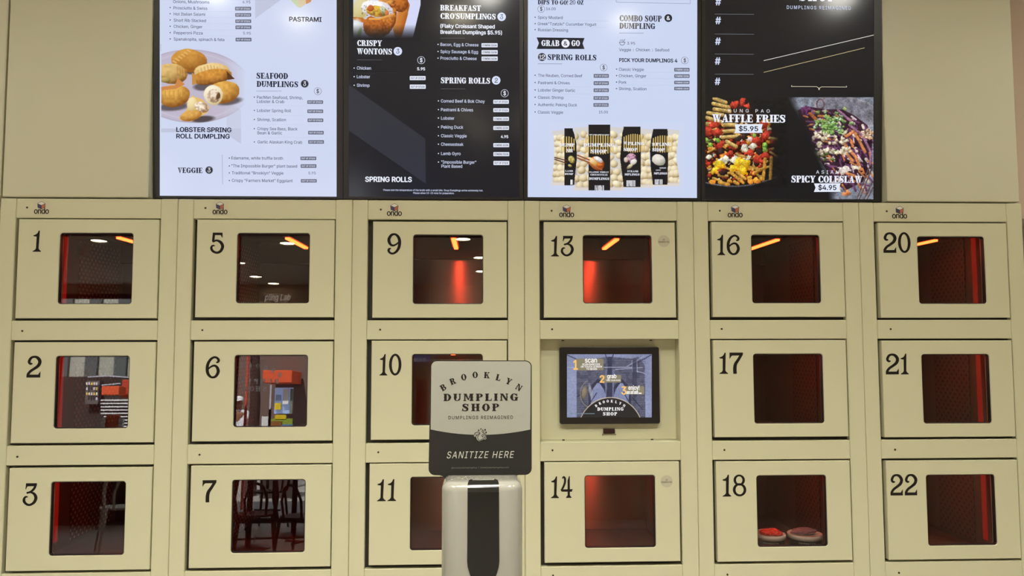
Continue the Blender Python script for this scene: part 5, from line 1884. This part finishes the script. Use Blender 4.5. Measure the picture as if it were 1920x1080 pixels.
# dispenser: rounded body, black front strip, drip tray, pole and base
ua, va = vertical(SY - .05).uv(829.8, 897)
ub, _ = vertical(SY - .05).uv(978.0, 897)
zt_d = va
zb_d = zt_d - .265
bm = bmesh.new()
bmesh.ops.create_cube(bm, size=1.0)
for q in bm.verts:
    q.co = Vector(((ua + ub) / 2 + q.co.x * (ub - ua), SY - .052 + q.co.y * .096, (zt_d + zb_d) / 2 + q.co.z * (zt_d - zb_d)))
ve = [e for e in bm.edges if abs(e.verts[0].co.z - e.verts[1].co.z) > .1 and e.verts[0].co.y < SY - .06]
bmesh.ops.bevel(bm, geom=ve, offset=.030, segments=8, affect='EDGES', profile=.5)
te = [e for e in bm.edges if all(v.co.z > zt_d - .002 for v in e.verts)]
bmesh.ops.bevel(bm, geom=te, offset=.016, segments=6, affect='EDGES', profile=.5)
be = [e for e in bm.edges if all(v.co.z < zb_d + .002 for v in e.verts)]
bmesh.ops.bevel(bm, geom=be, offset=.008, segments=3, affect='EDGES', profile=.5)
body = MB().bm(bm, smooth=True).build('dispenser_body', WHITEP, stand)
bm.free()
fy = SY - .100
FRO = vertical(fy - .0015)
l0, t0 = FRO.uv(876.8, 903.6)
l1, _ = FRO.uv(935.6, 903.6)
bz = FRO.uv(906, 1088)[1]
hw, ym = (l1 - l0) / 2, (l0 + l1) / 2
rows = []
for k in range(9):
    w = math.pi / 2 * k / 8
    rows.append((t0 - .011 + .011 * math.sin(w), hw * (1 - .30 * (1 - math.cos(w)) ** 2.2)))
rows = [(bz, hw * .66), (bz + .010, hw * .84), (bz + .024, hw * .985), (bz + .034, hw * 1.02), (zt_d - .0165, hw * 1.0)] + rows
b = MB()
yy = lambda z: fy - .0015 + max(0, (z - (zt_d - .016)) / .016) ** 2 * .012
for (za, wa), (zb_, wb_) in zip(rows[:-1], rows[1:]):
    ya, yb_ = yy(za), yy(zb_)
    b.poly([(ym - wa, ya, za), (ym + wa, ya, za), (ym + wb_, yb_, zb_), (ym - wb_, yb_, zb_)])
    for sg in (-1, 1):
        b.poly([(ym + sg * wa, ya, za), (ym + sg * wa, ya + .012, za), (ym + sg * wb_, yb_ + .012, zb_), (ym + sg * wb_, yb_, zb_)])
b.build('front_strip', mat('dispenser_black', (26, 25, 22), rough=.14, spec=.4), stand)
MB().box(ym - .035, ym + .035, SY - .10, SY - .01, zb_d - .015, zb_d, c=.003).build('nozzle_base', BLACK, stand)
MB().box(ua + .02, ub - .02, SY - .004, SY + .02, zb_d - .12, zt_d - .02, c=.002).build('back_plate', BLACK, stand)
MB().box(ua - .002, ub + .002, SY - .14, SY, zb_d - .14, zb_d - .125, c=.003).build('drip_tray', BLACK, stand)
MB().cyl((ym, SY + .032, .02), (ym, SY + .032, zb_d + .05), .016, n=24).build('pole', mat('stand_steel', (150, 150, 148), rough=.3, metal=.9), stand)
MB().cyl((ym, SY + .03, 0), (ym, SY + .03, .02), .17, .165, n=40).build('base', BLACK, stand)

# ------------------------------------------------------------------ soup cups behind window 18
FLZ = ROWS[2][1] - .012
CUPF = vertical(.10)
for (pxa, pxb, lab, red) in ((1415.5, 1471.8, 'left black soup cup with white rim and red-lit packets on top, behind window 18', True),
                             (1477.6, 1540.2, 'right black soup cup with white rim and greyish packet on top, behind window 18', False)):
    a, b_ = CUPF.uv(pxa, 1000)[0], CUPF.uv(pxb, 1000)[0]
    c_, rr = (a + b_) / 2, (b_ - a) / 2
    rr = max(rr, .050)
    if red:
        c_ = b_ - rr
    zr_ = CUPF.uv(pxb, 999)[1]
    cup = thing('soup_cup', (c_, .10, FLZ), lab, 'cup', 'soup cups in the locker')
    MB().lathe(c_, .10, [(0, FLZ + .001), (rr * .80, FLZ + .001), (rr * .93, zr_ - .013)]).build('cup_body', mat('cup_black', (38, 33, 30), rough=.4), cup)
    MB().lathe(c_, .10, [(rr * .93, zr_ - .014), (rr * .99, zr_ - .014), (rr, zr_ - .001), (rr * .985, zr_), (rr * .93, zr_), (rr * .93, zr_ - .002), (0, zr_ - .003)]).build('lid', mat('lid_white', (222, 212, 196), rough=.45), cup)
    rg = random.Random(5 if red else 8)
    mb = MB()
    for k in range(7 if red else 3):
        bm = bmesh.new()
        bmesh.ops.create_icosphere(bm, subdivisions=3, radius=1)
        ox, oy = rg.uniform(-.5, .4) * rr, rg.uniform(-.4, .4) * rr
        sx, sy, sz = (rr * rg.uniform(.3, .5), rr * rg.uniform(.25, .45), .006) if red else (rr * .62, rr * .45, .0085)
        if not red:
            ox, oy = (-.12 + .1 * k) * rr, (.0 + .1 * k) * rr
        ph = [rg.uniform(0, 6) for _ in range(6)]
        for v in bm.verts:
            n = 1 + .22 * math.sin(9 * v.co.x + ph[0]) * math.sin(8 * v.co.y + ph[1]) + .12 * math.sin(17 * v.co.z + 13 * v.co.x + ph[2])
            v.co = Vector((c_ + ox + v.co.x * sx * n, .10 + oy + v.co.y * sy * n, zr_ + sz * .55 + v.co.z * sz * n))
        mb.bm(bm, smooth=False)
        bm.free()
    mb.build('sauce_packets', mat('packet_red_lit', (226, 60, 44), rough=.25) if red else mat('packet_grey', (150, 110, 112), rough=.3), cup)  # red light of the LED bar put into the packet colour
    lt = MB()

    def wrap(polys, width, z0, cap, a0):
        xs = [q[0] for p in polys for q in p]
        x0, x1 = min(xs), max(xs)
        for p in polys:
            P = []
            for x, y in p:
                z = z0 + y * cap
                r = rr * (.80 + .13 * (z - FLZ) / max(.01, zr_ - .013 - FLZ)) + .0006
                w = a0 + ((x - x0) / (x1 - x0) - .5) * width / r
                P.append((c_ + r * math.sin(w), .10 - r * math.cos(w), z))
            lt.poly(P)
    zz = zr_ - .013
    wrap(slab('BROOKLYN', .3, spur=False), rr * .95, zz - .010, .0035, -.25)
    wrap(slab('DUMPLING', .2, spur=False), rr * .9, zz - .019, .0050, -.25)
    wrap(slab('SHOP', .25, spur=False), rr * .42, zz - .027, .0042, -.25)
    lt.build('lettering', mat('cup_ink', (196, 188, 176), rough=.5), cup)

# ------------------------------------------------------------------ ceiling lamps
def mirror_dir(px, py, n):
    d = ray(px, py)
    d = d / np.linalg.norm(d)
    return d - 2 * (d @ n) * n


def seen_in_display(px, py):
    u, v = TVF.uv(px, py)
    q, r = np.array(TVF.p(u, v)), mirror_dir(px, py, TVF.N)
    t = (CEIL - .02 - q[2]) / r[2]
    return q + r * t


NP = np.array([0, -math.cos(EPS), math.sin(EPS)])


def seen_in_door(px, py, z=None, y=None):
    q, r = np.array(DOORF.p(*DOORF.uv(px, py))), mirror_dir(px, py, NP)
    t = (z - q[2]) / r[2] if z is not None else (y - q[1]) / r[1]
    return q + r * t


LAMP = mat('lamp_diffuser', (255, 246, 220), emit=(1.0, .90, .66), strength=45, linear=True)
spots_at = [seen_in_display(x, y) for x, y in ((560, 38), (862, 30), (1170, 38))]
far = [seen_in_door(x, y, z=CEIL - .02) for x, y in ((181, 451), (537, 456), (446, 493), (478, 519), (512, 532), (508, 547), (868, 448), (900, 483), (903, 509))]
for k, p in enumerate([tuple(q) for q in spots_at] + [tuple(q) for q in far if q[1] > -7.85]):
    x, y = float(p[0]), float(p[1])
    r = .075
    o = thing('ceiling_light', (x, y, CEIL - .03), 'round recessed ceiling downlight in front of the lockers, glowing warm white' if k < 3 else 'round recessed ceiling downlight far back in the room, glowing warm white', 'ceiling light', 'downlights over the lockers' if k < 3 else 'downlights at the back')
    MB().lathe(x, y, [(r, CEIL - .02), (r + .018, CEIL - .02), (r + .02, CEIL - .001)]).build('trim_ring', mat('lamp_trim', (210, 206, 196), rough=.4), o)
    MB().lathe(x, y, [(0, CEIL - .012), (r, CEIL - .012)]).build('diffuser', LAMP, o)
    if k < 3:
        spot(x, y, 165, 2.2, 1.0)
for x, y, w, size, blend in ((-1.3, -1.22, 14, 3.05, .6), (.15, -1.22, 14, 3.05, .6), (1.4, -1.22, 14, 3.05, .6), (3.05, -1.22, 14, 3.05, .6), (4.1, -1.22, 24, 3.05, .65),
                             (-1.6, -2.1, 165, 2.2, 1.0), (4.5, -2.1, 170, 2.2, 1.0), (-3.15, -5.6, 90, 2.2, 1.0), (-.25, -5.6, 90, 2.2, 1.0), (1.8, -5.6, 90, 2.2, 1.0), (4.0, -5.6, 110, 2.2, 1.0)):  # extra downlights added to fill in light on the wall and room
    o = thing('ceiling_light', (x, y, CEIL - .03), 'added ceiling fill downlight over the room, glowing warm white', 'ceiling light', 'added fill downlights')
    MB().lathe(x, y, [(.075, CEIL - .02), (.093, CEIL - .02), (.095, CEIL - .001)]).build('trim_ring', mat('lamp_trim', (210, 206, 196), rough=.4), o)
    MB().lathe(x, y, [(0, CEIL - .012), (.075, CEIL - .012)]).build('diffuser', LAMP, o)
    spot(x, y, w, size, blend)

# ------------------------------------------------------------------ seating and street behind the camera, seen as reflections
def at(px, py, y):
    q = seen_in_door(px, py, y=y)
    return float(q[0]), float(q[2])


def quad_block(name, px, y, depth, m, label, cat, z0=None, z1=None, group=None):
    xa, za = at(px[0], px[3], y)
    xb, zb = at(px[2], px[1], y)
    za = za if z0 is None else z0
    zb = zb if z1 is None else z1
    x0, x1 = min(xa, xb), max(xa, xb)
    o = MB().box(x0, x1, y - depth, y, za, zb, c=.01).build(name, m, loc=((x0 + x1) / 2, y, za))
    return tag(o, label, cat, group)


PAVE = mat('pavement', (150, 146, 140), rough=.8)
tag(MB().box(-14, 8, -40, -8.15, -.12, -.001).build('street_pavement', PAVE), kind='structure')
BRICK = mat('street_facade', (112, 92, 84), rough=.9)
tag(quad_block('street_facade', (395, 560, 640, 900), -16, .5, BRICK, None, None, z0=-.0, z1=7.0), kind='structure')
PALE = mat('pale_facade', (176, 176, 164), rough=.9)
fb = MB().box(-16, -7.2, -24.6, -24, 0, 11)
for k in range(9):
    fb.box(-15.6 + k * .95, -15.2 + k * .95, -24, -23.9, .2, 10.5, mi=1)
o = fb.build('street_building', [PALE, mat('facade_windows', (90, 96, 96), rough=.4)])
tag(o, 'pale grey street building with tall dark windows, reflected in locker window 2', 'building')
ORANGE = mat('orange_awning', (232, 92, 48), rough=.7)
quad_block('awning', (491, 694, 547, 718), -15, .9, ORANGE, 'orange shop awning over the bright shop window, reflected in locker window 6', 'awning')
quad_block('awning', (188, 724, 222, 741), -13, .3, ORANGE, 'small orange stall banner above white slats, reflected in locker window 2', 'banner')
quad_block('awning', (224, 712, 246, 760), -13.4, .3, mat('red_awning', (190, 70, 44), rough=.7), 'tall red orange panel at the right edge of locker window 2', 'panel')
shop = thing('shop_window', (at(531, 775, -15.4)[0], -15.4, at(531, 775, -15.4)[1]), 'bright blue white shop window with posters, reflected in locker window 6', 'shop window')
for (a, nm, m) in (((513, 727, 549, 776), 'pane', mat('lit_window', (150, 176, 226), rough=.3, emit=(176, 196, 240), strength=3.0)), ((529, 729, 541, 758), 'poster', mat('poster_white', (236, 236, 238), rough=.5)),
                   ((516, 740, 526, 752), 'poster', mat('poster_blue', (170, 196, 236), rough=.5)), ((514, 756, 526, 768), 'poster', mat('poster_yellow', (236, 206, 40), rough=.5)), ((542, 729, 549, 776), 'curtain', mat('grey_green', (120, 128, 116), rough=.6))):
    y = -15.4 if nm == 'pane' else -15.3
    xa, za = at(a[0], a[3], y)
    xb, zb = at(a[2], a[1], y)
    MB().box(min(xa, xb), max(xa, xb), y - .05, y, za, zb).build(nm, m, shop)
ab = thing('menu_stand', (at(518, 800, -11)[0], -11, 0), 'yellow and green food menu board on the pavement, reflected in locker window 6', 'menu board')
for a, nm, m, dy in (((489, 781, 507, 806), 'poster', mat('poster_white', (236, 236, 238)), 0), ((506, 785, 548, 797), 'poster', mat('poster_green', (150, 170, 60), rough=.5), .01), ((528, 796, 549, 806), 'poster', mat('poster_sky', (96, 140, 200), rough=.5), .02),
                     ((505, 790, 528, 806), 'food_picture', mat('poster_food', (150, 96, 50), rough=.5), .03), ((515, 778, 536, 786), 'poster', mat('poster_yellow', (236, 206, 40)), .02)):
    xa, za = at(a[0], a[3], -11)
    xb, zb = at(a[2], a[1], -11)
    MB().box(min(xa, xb), max(xa, xb), -11.04 + dy, -11 + dy, za, zb).build(nm, m, ab)
xa, _ = at(489, 800, -11)
xb, _ = at(549, 800, -11)
MB().box(xa, xb, -11.1, -11.05, 0, 1.32).build('board', mat('board_dark', (60, 52, 48)), ab)
px_ = at(461, 740, -9.5)[0]
MB().cyl((px_, -9.5, 0), (px_, -9.5, 3.2), .022, n=14).build('street_pole', mat('pole_red', (214, 92, 74), rough=.5), loc=(px_, -9.5, 0))
tag(bpy.data.objects['street_pole'], 'thin salmon red street pole, reflected in locker window 6', 'pole')
tx_ = at(475, 740, -11.5)[0]
tree = thing('street_tree', (tx_, -11.5, 0), 'dark street tree trunk with leafy crown, reflected in locker window 6', 'tree')
tk = MB()
tk.cyl((tx_, -11.5, 0), (tx_ + .03, -11.5, 1.6), .11, .09, n=16, caps=False).cyl((tx_ + .03, -11.5, 1.6), (tx_ - .05, -11.5, 3.2), .09, .07, n=16, caps=False)
tk.build('trunk', mat('tree_bark', (70, 46, 40), rough=.9), tree)
lf = MB()
rg = random.Random(3)
for k in range(420):
    c = Vector((tx_ + rg.gauss(0, .75), -11.5 + rg.gauss(0, .5), 3.15 + abs(rg.gauss(0, .5))))
    a, b_ = Vector((rg.uniform(-1, 1), rg.uniform(-1, 1), rg.uniform(-1, 1))).normalized() * .07, Vector((rg.uniform(-1, 1), rg.uniform(-1, 1), rg.uniform(-1, 1))).normalized() * .05
    lf.poly([c - a, c - b_, c + a, c + b_])
lf.build('leaves', mat('tree_leaves', (66, 86, 52), rough=.8), tree)
tl = thing('light_tube', (*at(505, 768, -9)[:1], -9, at(505, 768, -9)[1]), 'upright white light tube by the shop, reflected in locker window 6', 'lamp')
MB().cyl((tl.location.x, -9, at(505, 768, -9)[1]), (tl.location.x, -9, at(505, 722, -9)[1]), .012, n=12).build('tube', mat('tube_white', (240, 240, 250), emit=(236, 230, 250), strength=4), tl)
MB().cyl((tl.location.x, -9.01, 0), (tl.location.x, -9.01, at(505, 768, -9)[1] + .02), .02, n=12).build('post', BLACK, tl)
# white slats and folded umbrella outside bay one
sl = thing('slatted_bench', (at(212, 790, -10)[0], -10, 0), 'dark bench with white slats on the pavement, reflected in locker window 2', 'bench')
for k in range(9):
    xa, za = at(187 + (k > 4) * 6, 752 + k * 6.2, -10)
    xb, zb = at(246, 752 + k * 6.2 - 2, -10)
    MB().box(min(xa, xb), max(xa, xb), -10.03, -10, za, za + .022).build('slat', mat('slat_white', (236, 236, 240)), sl)
xa, za = at(187, 800, -10)
xb, _ = at(246, 800, -10)
MB().box(min(xa, xb), max(xa, xb), -10.12, -10.06, 0, at(200, 746, -10)[1]).build('back_board', mat('board_dark', (60, 52, 48)), sl)
um = thing('folded_chair', (at(206, 800, -9)[0], -9, 0), 'orange and white folded chair before the slatted bench, reflected in locker window 2', 'chair')
xa, za = at(194, 806, -9)
xb, zb = at(222, 778, -9)
MB().box(min(xa, xb), max(xa, xb), -9.06, -9.02, za - .3, zb, c=.01).build('seat', mat('chair_orange', (236, 110, 70), rough=.6), um)
MB().box(min(xa, xb) - .06, min(xa, xb), -9.06, -9.0, 0, zb - .03).box(max(xa, xb), max(xa, xb) + .05, -9.06, -9.0, 0, zb - .05).build('frame', mat('chair_white', (226, 222, 214)), um)
st_ = thing('string_light', (at(200, 706, -9)[0], -9, at(200, 706, -9)[1]), 'thin white light strip strung above the stalls, reflected in locker window 2', 'lamp')
for (q0, q1) in (((162, 707), (198, 705)), ((198, 705), (246, 708)), ((188, 722.5), (223, 719))):
    xa, za = at(*q0, -9)
    xb, zb = at(*q1, -9)
    MB().cyl((xa, -9, za), (xb, -9, zb), .008, n=8).build('strip', mat('tube_white', (240, 240, 250)), st_)
# lettering on the shop glass, readable from inside
GLF = Frame((0, Y0 - .05, 0), (-1, 0, 0), (0, 0, 1))
GL = mat('glass_lettering', (236, 236, 226), rough=.5)
_n = GL.node_tree
_t, _a = _n.nodes.new('ShaderNodeBsdfTranslucent'), _n.nodes.new('ShaderNodeAddShader')
_t.inputs['Color'].default_value = (.45, .45, .43, 1)
_n.nodes['Principled BSDF'].inputs['Base Color'].default_value = (.45, .45, .43, 1)
_n.links.new(_n.nodes['Principled BSDF'].outputs[0], _a.inputs[0])
_n.links.new(_t.outputs[0], _a.inputs[1])
_n.links.new(_a.outputs[0], _n.nodes['Material Output'].inputs[0])
win2 = bpy.data.objects['window_2']


def glass_word(word, places, size):
    mb = MB()
    for ch, (px, py, a) in zip(word, places):
        polys, w = slab_glyph(ch)
        x, z = at(px, py, Y0 - .05)
        c0, s0 = math.cos(math.radians(-a)), math.sin(math.radians(-a))
        for q in polys:
            mb.poly([GLF.p(-x + ((g - w / 2) * c0 - (h_ - .5) * s0) * size, z + ((g - w / 2) * s0 + (h_ - .5) * c0) * size, 0) for g, h_ in q])
    mb.build('lettering', GL, win2)


P6 = lambda x, y: (430 + x / 6.969, 655 + y / 6.969)
glass_word('BROOKLYN', [(*P6(x, y), a) for x, y, a in ((648, 335, -30), (560, 278, -20), (466, 242, -10), (362, 216, -3), (255, 214, 4), (140, 220, 13), (40, 250, 22), (-60, 300, 30))], .062)
glass_word('DUMPLING', [(*P6(x, 418), 0) for x in (610, 520, 425, 340, 250, 165, 80, -10)], .068)
glass_word('SHOP', [(*P6(x, 515), 0) for x in (455, 365, 285, 200)], .068)
# dark board added to hide the pale building's reflection, and a lit shop front
xa, za = at(250, 706, -20)
xb, _ = at(95, 706, -20)
o = MB().box(xb, xa, -20.3, -20, 0, za).build('dark_blocker', mat('blocker_brown', (58, 48, 44), rough=.9), loc=((xa + xb) / 2, -20, 0))
tag(o, 'added dark board that darkens the lower reflection in locker window 2', 'dark_blocker')
ls = thing('lit_shop_front', (at(172, 757, -19.7)[0], -19.7, at(172, 757, -19.7)[1]), 'small lit shop front with rows of pale lights, reflected in locker window 2', 'shop front')
rg = random.Random(4)
for k in range(4):
    for q in range(5):
        xa, za = at(160 + q * 4.6, 722 + k * 9.5, -19.7)
        xb, zb = at(163 + q * 4.6, 717 + k * 9.5, -19.7)
        if rg.random() < .8:
            MB().box(min(xa, xb), max(xa, xb), -19.75, -19.7, za, zb).build('lamp_panel', mat('shop_lamp_%d' % ((k + q) % 3), [(250, 240, 214), (232, 226, 246), (246, 214, 120)][(k + q) % 3], rough=.6), ls)
xa, za = at(158, 758, -19.8)
xb, zb = at(186, 714, -19.8)
MB().box(min(xa, xb), max(xa, xb), -19.95, -19.8, za, zb).build('front', mat('shop_front_grey', (96, 92, 90), rough=.7), ls)

# dark plate added under the left storefront bay to darken its reflection
tag(MB().box(BAYS[0][0], BAYS[0][1], Y0 - .12, Y0 - .01, 0, 1.0).build('trim_2', mat('dark_bay_plate', (50, 42, 38), rough=.6)), kind='structure')

# hanging menu screen and red poster on the back wall
WBF = Frame((0, Y0 + .05, 0), (-1, 0, 0), (0, 0, 1))
xa, za = at(806, 678.5, Y0 + .05)
xb, _ = at(752, 678, Y0 + .05)
scb = thing('wall_screen', ((xa + xb) / 2, Y0, za), 'blue lit wall screen with white capital letters, reflected in the top of locker window 10', 'screen')
MB().box(min(xa, xb), max(xa, xb), Y0 + .002, Y0 + .049, za, za + .75, c=.004).build('casing', scr((120, 128, 186)), scb)
b = MB()
for ch, px in zip('DUMPLING', (795.5, 787.5, 779, 770, 761, 754, 747, 739)):
    polys, w = slab_glyph(ch)
    x, z = at(px, 674.5, Y0 + .05)
    for q in polys:
        b.poly([WBF.p(-x + (g - w / 2) * .042, z - .022 + h_ * .045, .002) for g, h_ in q])
b.build('lettering', scr((255, 255, 255)), scb)
xa, za = at(800, 793, Y0 + .03)
xb, zb = at(781, 713, Y0 + .03)
ps = MB().box(min(xa, xb), max(xa, xb), Y0 + .001, Y0 + .03, za, zb, c=.004).build('poster', mat('poster_red', (150, 60, 50), rough=.5), loc=((xa + xb) / 2, Y0, za))
tag(ps, 'narrow red framed poster on the back wall, reflected in locker window 10', 'poster')
x, z = at(545, 563, Y0 + .03)
x2, _ = at(495, 563, Y0 + .03)
ng = MB()
ptx = sans('pling Lab')
w_ = max(g for q in ptx for g, h_ in q)
for q in ptx:
    ng.poly([(x2 + (x - x2) * (g + .25 * h_) / (w_ + .25), Y0 + .04, z + h_ * .085) for g, h_ in q])
o = ng.build('script_sign', mat('neon_tube', (200, 196, 190), emit=(235, 226, 214), strength=2.5), loc=((x + x2) / 2, Y0, z))
tag(o, 'thin white script sign on the back wall, reflected at the foot of locker window 5', 'sign')

# cafe table and chairs inside the storefront
IRON = mat('chair_black', (34, 28, 27), rough=.4)
WOODT = mat('table_top_pale', (214, 212, 206), rough=.35)


def cafe_table(x, y, r, lab):
    t = thing('cafe_table', (x, y, 0), lab, 'table', 'cafe tables by the storefront')
    MB().lathe(x, y, [(0, .725), (r - .01, .725), (r, .732), (r, .748), (r - .006, .753), (0, .753)], n=40).build('table_top', WOODT, t)
    MB().cyl((x, y, .03), (x, y, .725), .03, n=18).build('column', IRON, t)
    MB().lathe(x, y, [(0, .0), (.23, 0), (.23, .012), (.05, .035), (0, .035)], n=32).build('foot', IRON, t)


def cafe_chair(x, y, a, lab, m):
    c = thing('cafe_chair', (x, y, 0), lab, 'chair', 'cafe chairs by the storefront')
    ca, sa = math.cos(a), math.sin(a)
    T = lambda p, q, z: (x + p * ca - q * sa, y + p * sa + q * ca, z)
    st = MB()
    n = 24
    top = [T(.2 * math.cos(2 * math.pi * k / n), .2 * math.sin(2 * math.pi * k / n), .455) for k in range(n)]
    bot = [(p[0], p[1], .435) for p in top]
    st.poly(top).poly(bot[::-1])
    for k in range(n):
        st.poly([top[k], bot[k], bot[(k + 1) % n], top[(k + 1) % n]])
    st.build('seat', m, c)
    for p, q in ((-.15, .13), (.15, .13), (-.15, -.14), (.15, -.14)):
        MB().cyl(T(p, q, .44), T(p * 1.3, q * 1.3, 0), .017, .013, n=12).build('leg', m, c)
    bk = MB()
    pts = [(-.17, -.15, .44), (-.19, -.19, .62), (-.17, -.22, .78), (-.09, -.235, .87), (0, -.24, .89), (.09, -.235, .87), (.17, -.22, .78), (.19, -.19, .62), (.17, -.15, .44)]
    for p0, p1 in zip(pts[:-1], pts[1:]):
        bk.cyl(T(*p0), T(*p1), .017, n=12)
    pts = [(-.09, -.17, .44), (-.10, -.20, .60), (-.06, -.225, .72), (0, -.23, .75), (.06, -.225, .72), (.10, -.20, .60), (.09, -.17, .44)]
    for p0, p1 in zip(pts[:-1], pts[1:]):
        bk.cyl(T(*p0), T(*p1), .012, n=10)
    bk.build('backrest', m, c)
    MB().cyl(T(-.17, 0, .22), T(.17, 0, .22), .01, n=8).cyl(T(0, -.17, .22), T(0, .17, .22), .01, n=8).build('stretcher', m, c)


DKR = mat('chair_dark_red', (92, 42, 36), rough=.4)
for (px, py, yy_, r) in ((468, 906, -6.1, .36), (552, 906, -6.95, .36)):
    cafe_table(at(px, py, yy_)[0], yy_, r, 'round pale topped cafe table, reflected at the upper %s of locker window 7' % ('left' if px < 500 else 'right'))
for (px, yy_, a, lab, m) in ((478, -5.3, math.pi * .92, 'dark red bentwood cafe chair, reflected in the middle of locker window 7', DKR), (566, -5.1, math.pi * 1.1, 'black bentwood cafe chair at the right of the reflection in locker window 7', IRON),
                             (500, -7.55, .2, 'black bentwood cafe chair farther back in the reflection of locker window 7', IRON)):
    cafe_chair(at(px, 960, yy_)[0], yy_, a, lab, m)
cafe_chair(at(222, 985, -6.0)[0], -6.0, 2.6, 'white bentwood cafe chair, reflected at the lower right of locker window 3', mat('chair_white', (226, 222, 214)))
x, z = at(1176, 1024, -6.0)
pb = MB()
pb.faces([(x - .055, -6.05, 0), (x + .075, -6.05, 0), (x + .075, -5.95, 0), (x - .055, -5.95, 0), (x - .045, -6.03, .22), (x + .045, -6.03, .24), (x + .045, -5.97, .24), (x - .045, -5.97, .22)], [(0, 1, 2, 3), (4, 5, 6, 7), (0, 1, 5, 4), (1, 2, 6, 5), (2, 3, 7, 6), (3, 0, 4, 7)])
o = pb.build('paper_bag', mat('bag_grey', (206, 202, 198), rough=.7), loc=(x, -6, 0))
tag(o, 'pale grey paper bag standing on the floor, reflected in locker window 14', 'bag')

# person outside in a white shirt and cap
PY = -14.6
pe_x = at(447, 757, PY)[0]
per = thing('person', (pe_x, PY, 0), 'person in white t-shirt and white cap on the street, reflected in locker window 6', 'person')
SKIN = mat('skin_brown', (140, 96, 72), rough=.6)
J = {'pelvis': (0, 0, .95, .13), 'waist': (0, 0, 1.12, .125), 'chest': (0, .01, 1.33, .145), 'neck': (0, 0, 1.49, .055), 'head0': (0, .02, 1.57, .075), 'head1': (0, .02, 1.68, .085), 'head2': (0, .01, 1.74, .05),
     'shL': (-.18, 0, 1.42, .065), 'elL': (-.25, .02, 1.15, .042), 'wrL': (-.24, .10, .92, .03), 'haL': (-.235, .13, .82, .032), 'shR': (.18, 0, 1.42, .065), 'elR': (.27, .02, 1.16, .042), 'wrR': (.20, .17, 1.02, .03), 'haR': (.15, .23, 1.0, .032),
     'hiL': (-.10, 0, .88, .095), 'knL': (-.11, .02, .5, .06), 'anL': (-.11, -.01, .09, .04), 'toL': (-.12, .14, .035, .03), 'hiR': (.10, 0, .88, .095), 'knR': (.12, .03, .5, .06), 'anR': (.13, -.02, .09, .04), 'toR': (.15, .12, .035, .03)}
E_ = [('pelvis', 'waist'), ('waist', 'chest'), ('chest', 'neck'), ('neck', 'head0'), ('head0', 'head1'), ('head1', 'head2'), ('chest', 'shL'), ('shL', 'elL'), ('elL', 'wrL'), ('wrL', 'haL'), ('chest', 'shR'), ('shR', 'elR'), ('elR', 'wrR'), ('wrR', 'haR'),
      ('pelvis', 'hiL'), ('hiL', 'knL'), ('knL', 'anL'), ('anL', 'toL'), ('pelvis', 'hiR'), ('hiR', 'knR'), ('knR', 'anR'), ('anR', 'toR')]


def skinned(name, keys, edges, m, grow=1.0, sub=2):
    me = bpy.data.meshes.new(name)
    ks = list(keys)
    me.from_pydata([J[k][:3] for k in ks], [(ks.index(a), ks.index(b)) for a, b in edges], [])
    me.materials.append(m)
    o = bpy.data.objects.new(name, me)
    COL.objects.link(o)
    o.parent = per
    sk = o.modifiers.new('skin', 'SKIN')
    for i, k in enumerate(ks):
        me.skin_vertices[0].data[i].radius = (J[k][3] * grow, J[k][3] * grow * (.72 if k in ('chest', 'waist', 'pelvis') else 1))
    me.skin_vertices[0].data[0].use_root = True
    o.modifiers.new('sub', 'SUBSURF').levels = sub
    o.modifiers['sub'].render_levels = sub
    return o


skinned('body', list(J), E_, SKIN)
J['slL'], J['slR'] = (-.22, .01, 1.27, .06), (.225, .01, 1.28, .06)
tk_ = ['waist', 'pelvis', 'chest', 'neck', 'shL', 'slL', 'shR', 'slR']
skinned('shirt', tk_, [('waist', 'pelvis'), ('waist', 'chest'), ('chest', 'shL'), ('shL', 'slL'), ('chest', 'shR'), ('shR', 'slR'), ('chest', 'neck')], mat('shirt_white', (226, 226, 236), rough=.8), 1.16)
J['thL'], J['thR'] = (-.105, .01, .56, .085), (.115, .02, .56, .085)
skinned('shorts', ['pelvis', 'hiL', 'thL', 'hiR', 'thR'], [('pelvis', 'hiL'), ('hiL', 'thL'), ('pelvis', 'hiR'), ('hiR', 'thR')], mat('shorts_dark', (58, 56, 60), rough=.8), 1.15)
cp_ = MB()
hz = 1.69
prof = [(.096, hz), (.097, hz + .03), (.085, hz + .065), (.05, hz + .09), (0, hz + .097)]
cp_.lathe(pe_x, PY + .015, prof, n=24)
br_ = [(pe_x + .085 * math.cos(w), PY + .03 + .17 * max(0, math.sin(w)) + .05, hz + .004 - .02 * math.sin(w)) for w in np.linspace(0, math.pi, 12)]
cp_.poly(br_)
cp_.poly([(p[0], p[1], p[2] - .006) for p in br_][::-1])
cp_.build('cap', mat('cap_white', (236, 236, 238), rough=.7), per)
fc = MB()
for sx in (-1, 1):
    bm = bmesh.new()
    bmesh.ops.create_uvsphere(bm, u_segments=8, v_segments=6, radius=.011)
    bmesh.ops.translate(bm, verts=bm.verts, vec=(pe_x + sx * .03, PY + .098, 1.645))
    fc.bm(bm, smooth=True)
    bm.free()
fc.build('eyes', mat('eye_dark', (30, 24, 22), rough=.3), per)
MB().box(pe_x - .012, pe_x + .012, PY + .085, PY + .125, 1.595, 1.63, c=.006, seg=2).build('nose', SKIN, per)
MB().box(pe_x - .025, pe_x + .025, PY + .09, PY + .1, 1.565, 1.573, c=.003).build('mouth', mat('lips', (120, 70, 60), rough=.5), per)
for sx in (-1, 1):
    MB().box(pe_x + sx * .088 - .008, pe_x + sx * .088 + .008, PY + .0, PY + .035, 1.6, 1.66, c=.006, seg=2).build('ear', SKIN, per)
